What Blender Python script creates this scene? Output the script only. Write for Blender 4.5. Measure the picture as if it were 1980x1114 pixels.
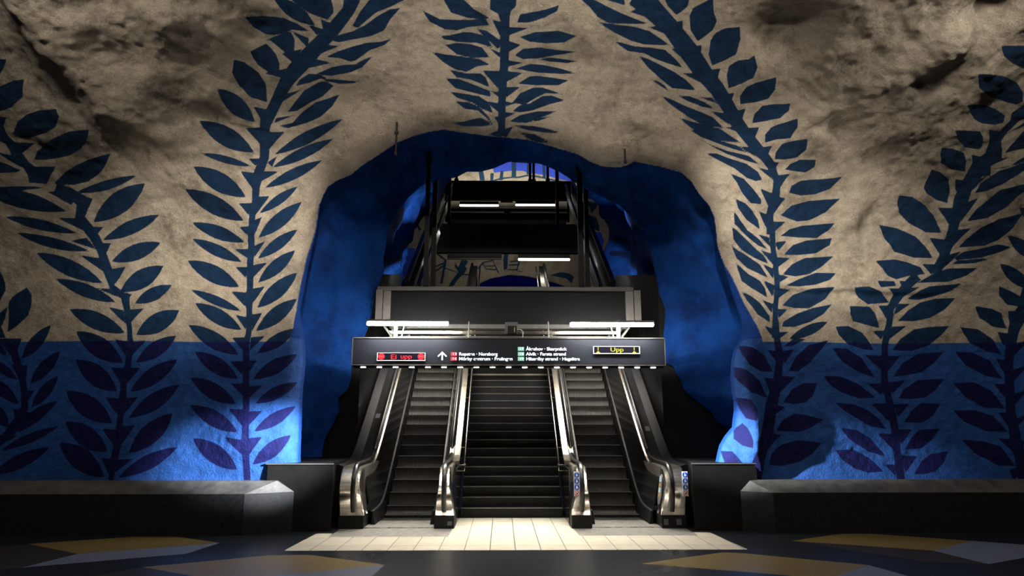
import bpy, bmesh, math, random
import numpy as np
from mathutils import Vector, Matrix, Euler
from math import pi, sin, cos, tan, atan, radians, sqrt
for o in list(bpy.data.objects): bpy.data.objects.remove(o)
SC=bpy.context.scene; COL=SC.collection
# ------------------------------------------------------------------ camera, world, lights, exposure
cd=bpy.data.cameras.new('camera'); cam=bpy.data.objects.new('camera',cd); COL.objects.link(cam)
cd.sensor_width=36.; cd.lens=36.*1303.2/1980.; cd.clip_end=200
cam.location=(-.19,0,1.6); cam.rotation_euler=(radians(90+11.5366),0,radians(-.88)); SC.camera=cam
SC.view_settings.view_transform='Standard'; SC.view_settings.look='None'; SC.view_settings.gamma=1; SC.view_settings.use_curve_mapping=False
SC.view_settings.exposure=-0.15
W=bpy.data.worlds.new('world'); SC.world=W; W.use_nodes=True
W.node_tree.nodes['Background'].inputs[0].default_value=(.55,.65,1,1); W.node_tree.nodes['Background'].inputs[1].default_value=.02
WARM=(1,.92,.80); NEUT=(1,.95,.88); COOL=(.86,.93,1)
def area(name,loc,target,sx,sy,power,col,spread=180):
    l=bpy.data.lights.new(name,'AREA'); l.shape='RECTANGLE'; l.size=sx; l.size_y=sy; l.energy=power; l.color=col; l.spread=radians(spread)
    o=bpy.data.objects.new(name,l); COL.objects.link(o); o.location=loc
    o.rotation_euler=(Vector(target)-Vector(loc)).to_track_quat('-Z','Y').to_euler(); return o
def spot(name,loc,target,power,col,ang,blend=.5,r=.08):
    l=bpy.data.lights.new(name,'SPOT'); l.energy=power; l.color=col; l.spot_size=radians(ang); l.spot_blend=blend; l.shadow_soft_size=r
    o=bpy.data.objects.new(name,l); COL.objects.link(o); o.location=loc
    o.rotation_euler=(Vector(target)-Vector(loc)).to_track_quat('-Z','Y').to_euler(); return o
# unseen lamps under the vault, with fill and washes added to brighten the rock
area('vault_lamp_left',(-6.6,6.6,8.0),(-5.4,10.2,6.2),1.2,.12,100,WARM)
area('vault_lamp_right',(6.9,6.8,8.0),(5.8,10.2,6.2),1.2,.12,125,WARM)
area('vault_lamp_inner_left',(-3.4,5.6,7.9),(-3.8,10.6,5.2),1.4,.15,52,WARM)
area('vault_lamp_inner_right',(3.4,5.6,7.9),(4.2,10.6,5.2),1.4,.15,56,WARM)
area('vault_fill_middle',(0,5.6,7.7),(0,9.9,6.8),3.4,.15,58,WARM,110)  # added fill, brightens the rock above the arch
spot('arch_wash_left',(-1.6,4.6,5.2),(-4.8,10.9,4.8),2900,WARM,36,1.)  # added wash aimed at the left flank of the arch, no fitting there
spot('arch_wash_right',(1.6,4.6,5.2),(4.9,10.9,5.0),2900,WARM,36,1.)  # added wash for the right flank, likewise without a fitting
spot('entrance_spot_left',(1.6,7.4,2.6),(-3.9,11.,1.15),19000,COOL,16,1.)
spot('entrance_spot_right',(-3.0,9.3,2.3),(3.75,11.2,1.2),17000,COOL,13,1.)
area('floor_lamp_row',(0,8.8,7.4),(0,9.9,0),3.,.2,65,WARM,42)
area('escalator_lamp_left',(-1.8,14.7,4.6),(-1.8,15.2,2.),1.,.3,75,WARM,85)
area('escalator_lamp_right',(1.8,14.7,4.6),(1.8,15.2,2.),1.,.3,75,WARM,85)
area('escalator_lamp_row_high',(0,18.6,7.),(0,18.,0),4.,.3,30,WARM)
area('upper_hall_lamp',(0,26.2,10.6),(0,26.,13.5),5.,.4,70,(1,.95,.8))
area('upper_hall_lamp_low',(0,26.,9.6),(0,28.,7.),5.,.4,18,(1,.93,.75))
spot('tunnel_side_fill_left',(-1.5,16.,5.6),(-3.2,17.,6.4),420,COOL,110,.8)  # added fill to brighten the inner tunnel wall, no lamp known here
spot('tunnel_side_fill_right',(1.5,16.,5.6),(3.4,17.,6.4),420,COOL,110,.8)  # added fill for the opposite inner wall

# ------------------------------------------------------------------ helpers
def empty(name,loc=(0,0,0)):
    o=bpy.data.objects.new(name,None); COL.objects.link(o); o.location=loc; o.empty_display_size=.2; return o
def tag(o,label=None,cat=None,group=None,kind=None):
    for k,v in (('label',label),('category',cat),('group',group),('kind',kind)):
        if v: o[k]=v
    return o
class MB:
    def __init__(s): s.v=[]; s.f=[]; s.m=[]; s.sm=[]
    def add(s,vs,fs,mi=0,smooth=False):
        n=len(s.v); s.v+= [tuple(map(float,p)) for p in vs]; s.f+=[tuple(n+i for i in f) for f in fs]; s.m+=[mi]*len(fs); s.sm+=[smooth]*len(fs); return s
    def box(s,x0,x1,y0,y1,z0,z1,mi=0):
        return s.add([(x0,y0,z0),(x1,y0,z0),(x1,y1,z0),(x0,y1,z0),(x0,y0,z1),(x1,y0,z1),(x1,y1,z1),(x0,y1,z1)],
          [(0,3,2,1),(4,5,6,7),(0,1,5,4),(1,2,6,5),(2,3,7,6),(3,0,4,7)],mi)
    def beam(s,a,b,w,h,up=(0,0,1),mi=0):
        a=Vector(a);b=Vector(b);d=(b-a).normalized();r=d.cross(Vector(up)).normalized();u=r.cross(d)
        vs=[p+r*(i*w/2)+u*(j*h/2) for p in (a,b) for i,j in ((-1,-1),(1,-1),(1,1),(-1,1))]
        return s.add(vs,[(0,1,2,3),(7,6,5,4),(0,4,5,1),(1,5,6,2),(2,6,7,3),(3,7,4,0)],mi)
    def tube(s,pts,r,n=10,mi=0,caps=True):
        pts=[Vector(p) for p in pts];rings=[];u=None
        for i,p in enumerate(pts):
            d=(pts[min(i+1,len(pts)-1)]-pts[max(i-1,0)]).normalized()
            if u is None:
                u=d.cross(Vector((0,0,1)) if abs(d.z)<.9 else Vector((1,0,0))).normalized()
            u=(u-d*u.dot(d)).normalized(); w=d.cross(u)
            rr=r[i] if isinstance(r,(list,tuple)) else r
            rings.append([p+(u*cos(2*pi*k/n)+w*sin(2*pi*k/n))*rr for k in range(n)])
        vs=[q for R in rings for q in R];fs=[]
        for i in range(len(pts)-1):
            for k in range(n): fs.append((i*n+k,i*n+(k+1)%n,(i+1)*n+(k+1)%n,(i+1)*n+k))
        s.add(vs,fs,mi,True)
        if caps: s.add(rings[0],[tuple(range(n))[::-1]],mi); s.add(rings[-1],[tuple(range(n))],mi)
        return s
    def sweep(s,rings,closed=True,smooth=False,caps=True,mi=0):
        n=len(rings[0]);vs=[q for R in rings for q in R];fs=[]
        for i in range(len(rings)-1):
            for k in range(n if closed else n-1): fs.append((i*n+k,i*n+(k+1)%n,(i+1)*n+(k+1)%n,(i+1)*n+k))
        s.add(vs,fs,mi,smooth)
        if caps and closed: s.add(rings[0],[tuple(range(n))[::-1]],mi); s.add(rings[-1],[tuple(range(n))],mi)
        return s
    def prism(s,pts,z0,z1,mi=0):
        n=len(pts);vs=[(x,y,z0) for x,y in pts]+[(x,y,z1) for x,y in pts]
        return s.add(vs,[tuple(range(n))[::-1],tuple(range(n,2*n))]+[(i,(i+1)%n,n+(i+1)%n,n+i) for i in range(n)],mi)
    def build(s,name,mats,parent=None,bevel=0,seg=2,fix=True):
        me=bpy.data.meshes.new(name); me.from_pydata(s.v,[],s.f)
        for m in (mats if isinstance(mats,(list,tuple)) else [mats]): me.materials.append(m)
        me.polygons.foreach_set('material_index',s.m); me.polygons.foreach_set('use_smooth',s.sm)
        if fix:
            b=bmesh.new(); b.from_mesh(me); bmesh.ops.recalc_face_normals(b,faces=b.faces); b.to_mesh(me); b.free()
        me.update(); o=bpy.data.objects.new(name,me); COL.objects.link(o)
        if bevel:
            m=o.modifiers.new('bevel','BEVEL'); m.width=bevel; m.segments=seg; m.limit_method='ANGLE'; m.angle_limit=radians(35)
        if parent is not None:
            o.parent=parent; o.matrix_parent_inverse=Matrix.Translation(-Vector(parent.location))
        return o
def gridmesh(name,X,Y,Z,keep,mats,attrs={},flip=False):
    # regular grid (rows x cols) of points -> one mesh, numpy fast path
    nr,nc=X.shape;co=np.stack([X,Y,Z],-1).reshape(-1,3).astype(np.float32)
    idx=np.arange(nr*nc).reshape(nr,nc);q=np.stack([idx[:-1,:-1],idx[:-1,1:],idx[1:,1:],idx[1:,:-1]],-1)
    k=keep[:-1,:-1]|keep[:-1,1:]|keep[1:,1:]|keep[1:,:-1]
    q=q[k]
    if flip: q=q[:,::-1]
    used=np.unique(q);remap=np.full(nr*nc,-1);remap[used]=np.arange(len(used));q=remap[q].astype(np.int32)
    me=bpy.data.meshes.new(name);me.vertices.add(len(used));me.vertices.foreach_set('co',co[used].ravel())
    me.loops.add(q.size);me.loops.foreach_set('vertex_index',q.ravel());me.polygons.add(len(q))
    me.polygons.foreach_set('loop_start',np.arange(0,q.size,4,dtype=np.int32));me.polygons.foreach_set('use_smooth',np.ones(len(q),bool))
    me.update(calc_edges=True)
    for n_,a in attrs.items():
        t=me.attributes.new(n_,'FLOAT','POINT');t.data.foreach_set('value',a.reshape(-1)[used].astype(np.float32))
    for m in mats: me.materials.append(m)
    me.validate(); o=bpy.data.objects.new(name,me);COL.objects.link(o);return o
# ------------------------------------------------------------------ materials
class NT:
    def __init__(s,name):
        s.m=bpy.data.materials.new(name);s.m.use_nodes=True;s.t=s.m.node_tree;s.p=s.t.nodes['Principled BSDF'];s.geo=None
    def n(s,ty,**kw):
        x=s.t.nodes.new(ty)
        for k,v in kw.items():
            if k.startswith('i_'): 
                key=k[2:]; x.inputs[int(key) if key.isdigit() else key.replace('_',' ')].default_value=v
            else: setattr(x,k,v)
        return x
    def l(s,a,b): s.t.links.new(a,b)
    def pos(s): 
        if s.geo is None: s.geo=s.n('ShaderNodeTexCoord').outputs['Object']
        return s.geo
    def noise(s,scale,detail=4,rough=.6,vec=None):
        x=s.n('ShaderNodeTexNoise');x.inputs['Scale'].default_value=scale;x.inputs['Detail'].default_value=detail;x.inputs['Roughness'].default_value=rough
        s.l(vec or s.pos(),x.inputs['Vector']);return x.outputs['Fac']
    def ramp(s,fac,a,b,c0=(0,0,0,1),c1=(1,1,1,1)):
        r=s.n('ShaderNodeValToRGB');r.color_ramp.elements[0].position=a;r.color_ramp.elements[1].position=b
        r.color_ramp.elements[0].color=c0;r.color_ramp.elements[1].color=c1;s.l(fac,r.inputs[0]);return r.outputs[0]
    def math(s,op,a,b=None,c=None,clamp=False):
        x=s.n('ShaderNodeMath',operation=op,use_clamp=clamp)
        for i,q in enumerate((a,b,c)):
            if q is None: continue
            if isinstance(q,(int,float)): x.inputs[i].default_value=q
            else: s.l(q,x.inputs[i])
        return x.outputs[0]
    def mix(s,f,a,b,mode='MIX'):
        x=s.n('ShaderNodeMix',data_type='RGBA',blend_type=mode)
        for i,q in ((0,f),(6,a),(7,b)):
            if isinstance(q,(int,float)): x.inputs[i].default_value=q
            elif isinstance(q,tuple): x.inputs[i].default_value=q if len(q)==4 else q+(1,)
            else: s.l(q,x.inputs[i])
        return x.outputs[2]
    def bump(s,h,st=.3,dist=.02,normal=None):
        b=s.n('ShaderNodeBump');b.inputs['Strength'].default_value=st;b.inputs['Distance'].default_value=dist;s.l(h,b.inputs['Height'])
        if normal is not None: s.l(normal,b.inputs['Normal'])
        return b.outputs[0]
def simple(name,col,rough=.5,metal=0.,spec=.5,var=.12,vscale=6.,bump=0.,bscale=60.,rvar=.1):
    N=NT(name);p=N.p;p.inputs['Roughness'].default_value=rough;p.inputs['Metallic'].default_value=metal;p.inputs['Specular IOR Level'].default_value=spec
    f=N.noise(vscale,5);c=N.ramp(f,.3,.7,tuple(x*(1-var) for x in col)+(1,),tuple(min(1,x*(1+var)) for x in col)+(1,));N.l(c,p.inputs['Base Color'])
    if rvar: N.l(N.math('ADD',N.math('MULTIPLY',N.noise(vscale*2.3,3),rvar*2),rough-rvar),p.inputs['Roughness'])
    if bump: N.l(N.bump(N.noise(bscale,4),bump,.01),p.inputs['Normal'])
    return N.m
def emit(name,col,st):
    N=NT(name);N.p.inputs['Base Color'].default_value=(0,0,0,1);N.p.inputs['Emission Color'].default_value=tuple(col)+(1,);N.p.inputs['Emission Strength'].default_value=st;return N.m
CREAM=(.58,.50,.40,1);CREAM2=(.44,.375,.295,1);LEAF_C=(.005,.026,.072,1);BLUE=(.022,.085,.30,1);LEAF_B=(.0045,.006,.065,1);TUN=(.003,.040,.22,1)
def rock(name,kind):
    N=NT(name);p=N.p;p.inputs['Roughness'].default_value=.75;p.inputs['Specular IOR Level'].default_value=.18
    P=N.pos();big=N.noise(.9,5,.6);mid=N.noise(5.,6,.7);fine=N.noise(28.,5,.7);grain=N.noise(95.,3,.6)
    def edge(attr,w=.006,amp=.012):
        a=N.n('ShaderNodeAttribute',attribute_name=attr).outputs['Fac']
        a=N.math('ADD',a,N.math('MULTIPLY',N.math('SUBTRACT',fine,.5),amp))
        return N.math('ADD',N.math('DIVIDE',a,2*w),.5,clamp=True)
    cream=N.mix(N.ramp(mid,.35,.65),CREAM2,CREAM)
    cream=N.mix(N.math('MULTIPLY',N.ramp(N.noise(1.6,8,.78),.50,.68),.72),cream,(.12,.10,.078,1))
    spots=N.math('MULTIPLY',N.ramp(grain,.60,.70),N.ramp(mid,.42,.58))
    cream=N.mix(N.ramp(N.noise(55.,4,.8),.38,.62),N.mix(1.,cream,(.72,.71,.70,1),'MULTIPLY'),cream)
    cream=N.mix(N.math('MULTIPLY',spots,.8),cream,(.10,.07,.05,1))
    def vary(c,lo=.75,hi=1.2):
        a=tuple(x*lo for x in c[:3])+(1,);b=tuple(x*hi for x in c[:3])+(1,)
        return N.mix(N.ramp(mid,.35,.65),a,b)
    if kind=='front':
        leaf=edge('leaf');zone=edge('zone',.008,.014)
        col=N.mix(zone,N.mix(leaf,vary(LEAF_B),vary(BLUE)),N.mix(leaf,vary(LEAF_C),cream))
        tun=edge('tun',.01,.015)
        col=N.mix(tun,vary(TUN),col)
    elif kind=='far':
        leaf=edge('leaf',.012,.02);zone=edge('zone',.012,.02)
        col=N.mix(leaf,(.012,.05,.12,1),N.mix(zone,(.05,.10,.75,1),cream))
    else:
        leaf=edge('leaf',.01,.03)
        smear=N.ramp(N.noise(1.1,7,.7),.38,.62,(.001,.015,.09,1),(.005,.095,.45,1));col=N.mix(leaf,(.004,.012,.06,1),N.mix(.6,vary(TUN),smear))
    N.l(col,p.inputs['Base Color'])
    ra=N.n('ShaderNodeAttribute',attribute_name='rough').outputs['Fac']
    st=N.noise(1.,4,.6,None)
    n1=N.bump(mid,.5,.06);n2=N.bump(fine,.7,.025,n1)
    b3=N.n('ShaderNodeBump');b3.inputs['Distance'].default_value=.02;N.l(grain,b3.inputs['Height']);N.l(n2,b3.inputs['Normal']);N.l(N.math('ADD',N.math('MULTIPLY',ra,.7),.25),b3.inputs['Strength'])
    b4=N.n('ShaderNodeBump');b4.inputs['Distance'].default_value=.14;N.l(N.noise(9.,7,.75),b4.inputs['Height']);N.l(b3.outputs[0],b4.inputs['Normal']);N.l(ra,b4.inputs['Strength'])
    N.l(b4.outputs[0],p.inputs['Normal']);return N.m
M_FRONT=rock('painted_rock_front','front');M_TUN=rock('painted_rock_tunnel','tunnel');M_FAR=rock('painted_rock_far','far')
M_BLACK=simple('black_lacquer',(.006,.006,.007),.5,0.,.25,var=.2)
M_CLAD=simple('dark_cladding',(.007,.0065,.006),.6,0.,.2,var=.25,vscale=2.5,bump=.1,bscale=18)
M_STEEL=simple('brushed_steel',(.58,.53,.45),.24,1.,var=.1,vscale=9,rvar=.07)
M_DECK=simple('darkened_steel_deck',(.13,.135,.14),.2,.9,var=.15,vscale=3);M_EPOST=simple('grey_gantry_post',(.15,.14,.125),.5,.3,var=.15)  # deck: steel coloured darker to stand in for its dark reflections
M_EDGE=simple('dark_edge_profile',(.05,.05,.048),.45,.3,.3)
M_STEELM=simple('matt_steel',(.42,.40,.37),.42,1.,var=.12,vscale=7)
M_GREY=simple('grey_paint',(.085,.082,.075),.5,var=.15,vscale=12)
M_WHITE=simple('white_paint',(.75,.73,.68),.45,var=.05)
M_RUBBER=simple('black_rubber',(.010,.010,.011),.32,var=.1)
M_STONE=simple('dark_granite',(.018,.018,.019),.5,0.,.25,var=.35,vscale=14,bump=.15,bscale=70)
M_CAP=simple('worn_granite_edge',(.085,.08,.07),.4,var=.4,vscale=5,bump=.2,bscale=40)
M_SIGN=simple('sign_lacquer',(.014,.0165,.024),.42,0.,.4,var=.08,rvar=.03)
M_STAIR=simple('dark_stone_stair',(.007,.0075,.008),.5,0.,.25,var=.4,vscale=8,bump=.1,bscale=50)
M_NOSE=simple('stair_edge_strip',(.2,.185,.16),.4,var=.3,vscale=10)
M_NOSEB=simple('pale_edge_strip',(.55,.50,.40),.5,var=.15,vscale=10)
M_POST=simple('black_steel_post',(.006,.006,.007),.6,0.,.25,var=.2)
M_TUBE=emit('fluorescent_tube',(1,.96,.90),230.);M_TUBEF=emit('far_fluorescent_tube',(1,.98,.86),9.)
M_LED=emit('led_downlight',(1,.95,.84),30.);M_RED=emit('red_led',(1,.01,.05),1.1);M_ORG=emit('orange_led',(1,.22,.05),1.3);M_YEL=emit('yellow_led',(.85,.80,.01),1.0)
M_WTXT=emit('lit_white_lettering',(.9,.95,1),1.8);M_RSQ=emit('lit_red_field',(.9,.09,.13),1.);M_GSQ=emit('lit_green_field',(.40,.88,.62),.9)
M_SCR=simple('display_black',(.006,.006,.012),.2)
M_BLUEST=simple('blue_sticker',(.015,.07,.50),.4);M_WST=simple('white_sticker',(.75,.76,.8),.4);M_REDST=simple('red_sticker',(.45,.06,.05),.4);M_PALE=simple('pale_screen_sticker',(.50,.68,.70),.4);M_LAV=simple('grey_info_plate',(.16,.16,.20),.4);M_YELST=simple('yellow_sticker',(.5,.33,.05),.4)
def perforated():
    N=NT('perforated_black_sheet');p=N.p;p.inputs['Specular IOR Level'].default_value=.15;p.inputs['Roughness'].default_value=.5
    s=N.n('ShaderNodeSeparateXYZ');N.l(N.pos(),s.inputs[0])
    a=N.math('SINE',N.math('MULTIPLY',N.math('ADD',s.outputs[0],s.outputs[2]),2*pi/.022));b=N.math('SINE',N.math('MULTIPLY',N.math('SUBTRACT',s.outputs[0],s.outputs[2]),2*pi/.022))
    h=N.math('MULTIPLY',a,b);m=N.math('GREATER_THAN',h,.25)
    N.l(N.mix(m,(.009,.010,.011,1),(.001,.001,.001,1)),p.inputs['Base Color']);return N.m
M_PERF=perforated()
def cleated(name,col,pitch,rough=.4,metal=.7):
    N=NT(name);p=N.p;p.inputs['Roughness'].default_value=rough;p.inputs['Metallic'].default_value=metal
    s=N.n('ShaderNodeSeparateXYZ');N.l(N.pos(),s.inputs[0])
    w=N.math('SINE',N.math('MULTIPLY',s.outputs[0],2*pi/pitch))
    c=N.mix(N.ramp(w,.2,.8),tuple(x*.45 for x in col)+(1,),col+(1,));c=N.mix(N.math('MULTIPLY',N.ramp(N.noise(5,4),.4,.65),.35),c,tuple(x*.5 for x in col)+(1,))
    N.l(c,p.inputs['Base Color']);N.l(N.bump(w,.5,.004),p.inputs['Normal']);return N.m
M_CLEAT=cleated('escalator_step_cleats',(.12,.117,.108),.03);M_COMB=cleated('comb_plate_ribs',(.30,.29,.27),.02)
def panelmat():
    N=NT('black_balustrade_panel');p=N.p;p.inputs['Roughness'].default_value=.16;p.inputs['Specular IOR Level'].default_value=.6;p.inputs['Base Color'].default_value=(.012,.012,.012,1);return N.m
M_PANEL=panelmat()
def floormats():
    def terr(name,c,rough):
        N=NT(name);p=N.p;p.inputs['Specular IOR Level'].default_value=.3;f=N.noise(60,3,.7);g=N.noise(.8,5,.6);v=N.noise(7,6,.7)
        cc=N.mix(N.ramp(f,.35,.68),tuple(x*.7 for x in c)+(1,),tuple(x*1.25 for x in c)+(1,))
        cc=N.mix(N.math('MULTIPLY',N.ramp(v,.35,.75),.4),cc,tuple(x*.55 for x in c)+(1,));N.l(cc,p.inputs['Base Color'])
        N.l(N.math('ADD',N.math('MULTIPLY',g,.16),rough-.08),p.inputs['Roughness']);N.l(N.bump(v,.04,.01),p.inputs['Normal']);return N.m
    a=terr('terrazzo_dark',(.016,.019,.025),.3);b=terr('terrazzo_yellow',(.18,.13,.045),.36);c=terr('terrazzo_blue_grey',(.14,.165,.235),.36);e=terr('terrazzo_brown',(.035,.030,.030),.34)
    N=NT('pale_floor_tiles');p=N.p;br=N.n('ShaderNodeTexBrick');br.offset=0.;br.inputs['Scale'].default_value=1.;br.inputs['Brick Width'].default_value=.336;br.inputs['Row Height'].default_value=.66;br.inputs['Mortar Size'].default_value=.006;br.inputs['Mortar Smooth'].default_value=.1
    mp=N.n('ShaderNodeMapping');mp.inputs['Location'].default_value=(-.0,-.45,0);N.l(N.pos(),mp.inputs[0]);N.l(mp.outputs[0],br.inputs[0])
    br.inputs['Color1'].default_value=(.56,.52,.42,1);br.inputs['Color2'].default_value=(.60,.56,.46,1);br.inputs['Mortar'].default_value=(.06,.055,.045,1)
    st=N.mix(N.math('MULTIPLY',N.ramp(N.noise(3.5,6,.7),.45,.75),.45),br.outputs[0],(.30,.27,.21,1));N.l(st,p.inputs['Base Color']);p.inputs['Roughness'].default_value=.33
    N2=NT('worn_entry_plate');q=N2.p;q.inputs['Metallic'].default_value=.5
    sc=N2.n('ShaderNodeMapping');sc.inputs['Scale'].default_value=(1.,5.,1);N2.l(N2.pos(),sc.inputs[0]);f=N2.noise(9,6,.8,sc.outputs[0])
    N2.l(N2.ramp(f,.38,.6,(.035,.035,.04,1),(.50,.48,.43,1)),q.inputs['Base Color']);N2.l(N2.ramp(f,.35,.65,(.25,.25,.25,1),(.5,.5,.5,1)),q.inputs['Roughness']);N2.l(N2.bump(f,.2,.01),q.inputs['Normal'])
    return [a,b,c,N.m,N2.m,e]
MF=floormats()

# ---- measured outlines in metres on the wall (along the wall, up the wall)
MOUTH=[[-3.434,0.172],[-3.447,0.648],[-3.448,1.013],[-3.471,1.625],[-3.492,2.126],[-3.475,2.637],[-3.501,2.938],[-3.562,3.158],[-3.638,3.516],[-3.604,3.736],[-3.562,4.002],[-3.538,4.224],[-3.512,4.402],[-3.47,4.666],[-3.401,4.927],[-3.374,5.101],[-3.348,5.314],[-3.28,5.485],[-3.185,5.638],[-3.02,5.741],[-2.79,5.829],[-2.556,6.003],[-2.231,6.207],[-1.96,6.382],[-1.653,6.504],[-1.391,6.579],[-1.151,6.619],[-0.965,6.588],[-0.71,6.559],[-0.371,6.522],[-0.074,6.499],[0.225,6.464],[0.483,6.396],[0.83,6.294],[1.091,6.219],[1.27,6.106],[1.494,6.018],[1.802,6.001],[1.932,6.035],[2.058,6.104],[2.236,6.062],[2.546,6.004],[2.859,5.92],[3.047,5.764],[3.182,5.56],[3.352,5.363],[3.449,5.14],[3.478,4.916],[3.506,4.69],[3.66,4.336],[3.723,4.14],[3.786,3.893],[3.869,3.625],[3.937,3.355],[3.942,3.177],[3.863,3.007],[3.756,2.84],[3.696,2.648],[3.655,2.377],[3.668,2.087],[3.674,1.859],[3.632,1.575],[3.521,1.433],[3.415,1.276],[3.336,1.021],[3.305,0.639],[3.276,0.158]]
TUNNEL_PAINT=[[-3.661,0.197],[-3.658,2.62],[-3.716,2.927],[-3.663,3.141],[-3.663,3.511],[-3.637,3.729],[-3.595,3.994],[-3.563,4.217],[-3.537,4.394],[-3.478,4.658],[-3.402,4.919],[-3.374,5.092],[-3.349,5.305],[-3.273,5.475],[-3.178,5.627],[-3.014,5.73],[-2.784,5.818],[-2.55,5.992],[-2.227,6.195],[-1.956,6.369],[-1.649,6.491],[-1.389,6.566],[-1.148,6.606],[-0.963,6.575],[-0.709,6.546],[-0.37,6.509],[-0.074,6.486],[0.224,6.452],[0.482,6.384],[0.828,6.282],[1.088,6.207],[1.267,6.094],[1.491,6.006],[1.797,5.989],[1.927,6.023],[2.053,6.092],[2.231,6.05],[2.539,5.993],[2.852,5.908],[3.04,5.753],[3.174,5.55],[3.344,5.353],[3.44,5.131],[3.469,4.907],[3.497,4.682],[3.659,4.329],[3.74,4.152],[3.837,3.907],[3.93,3.645],[4.051,3.354],[4.12,3.173],[4.174,2.964],[3.943,0.183]]
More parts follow.
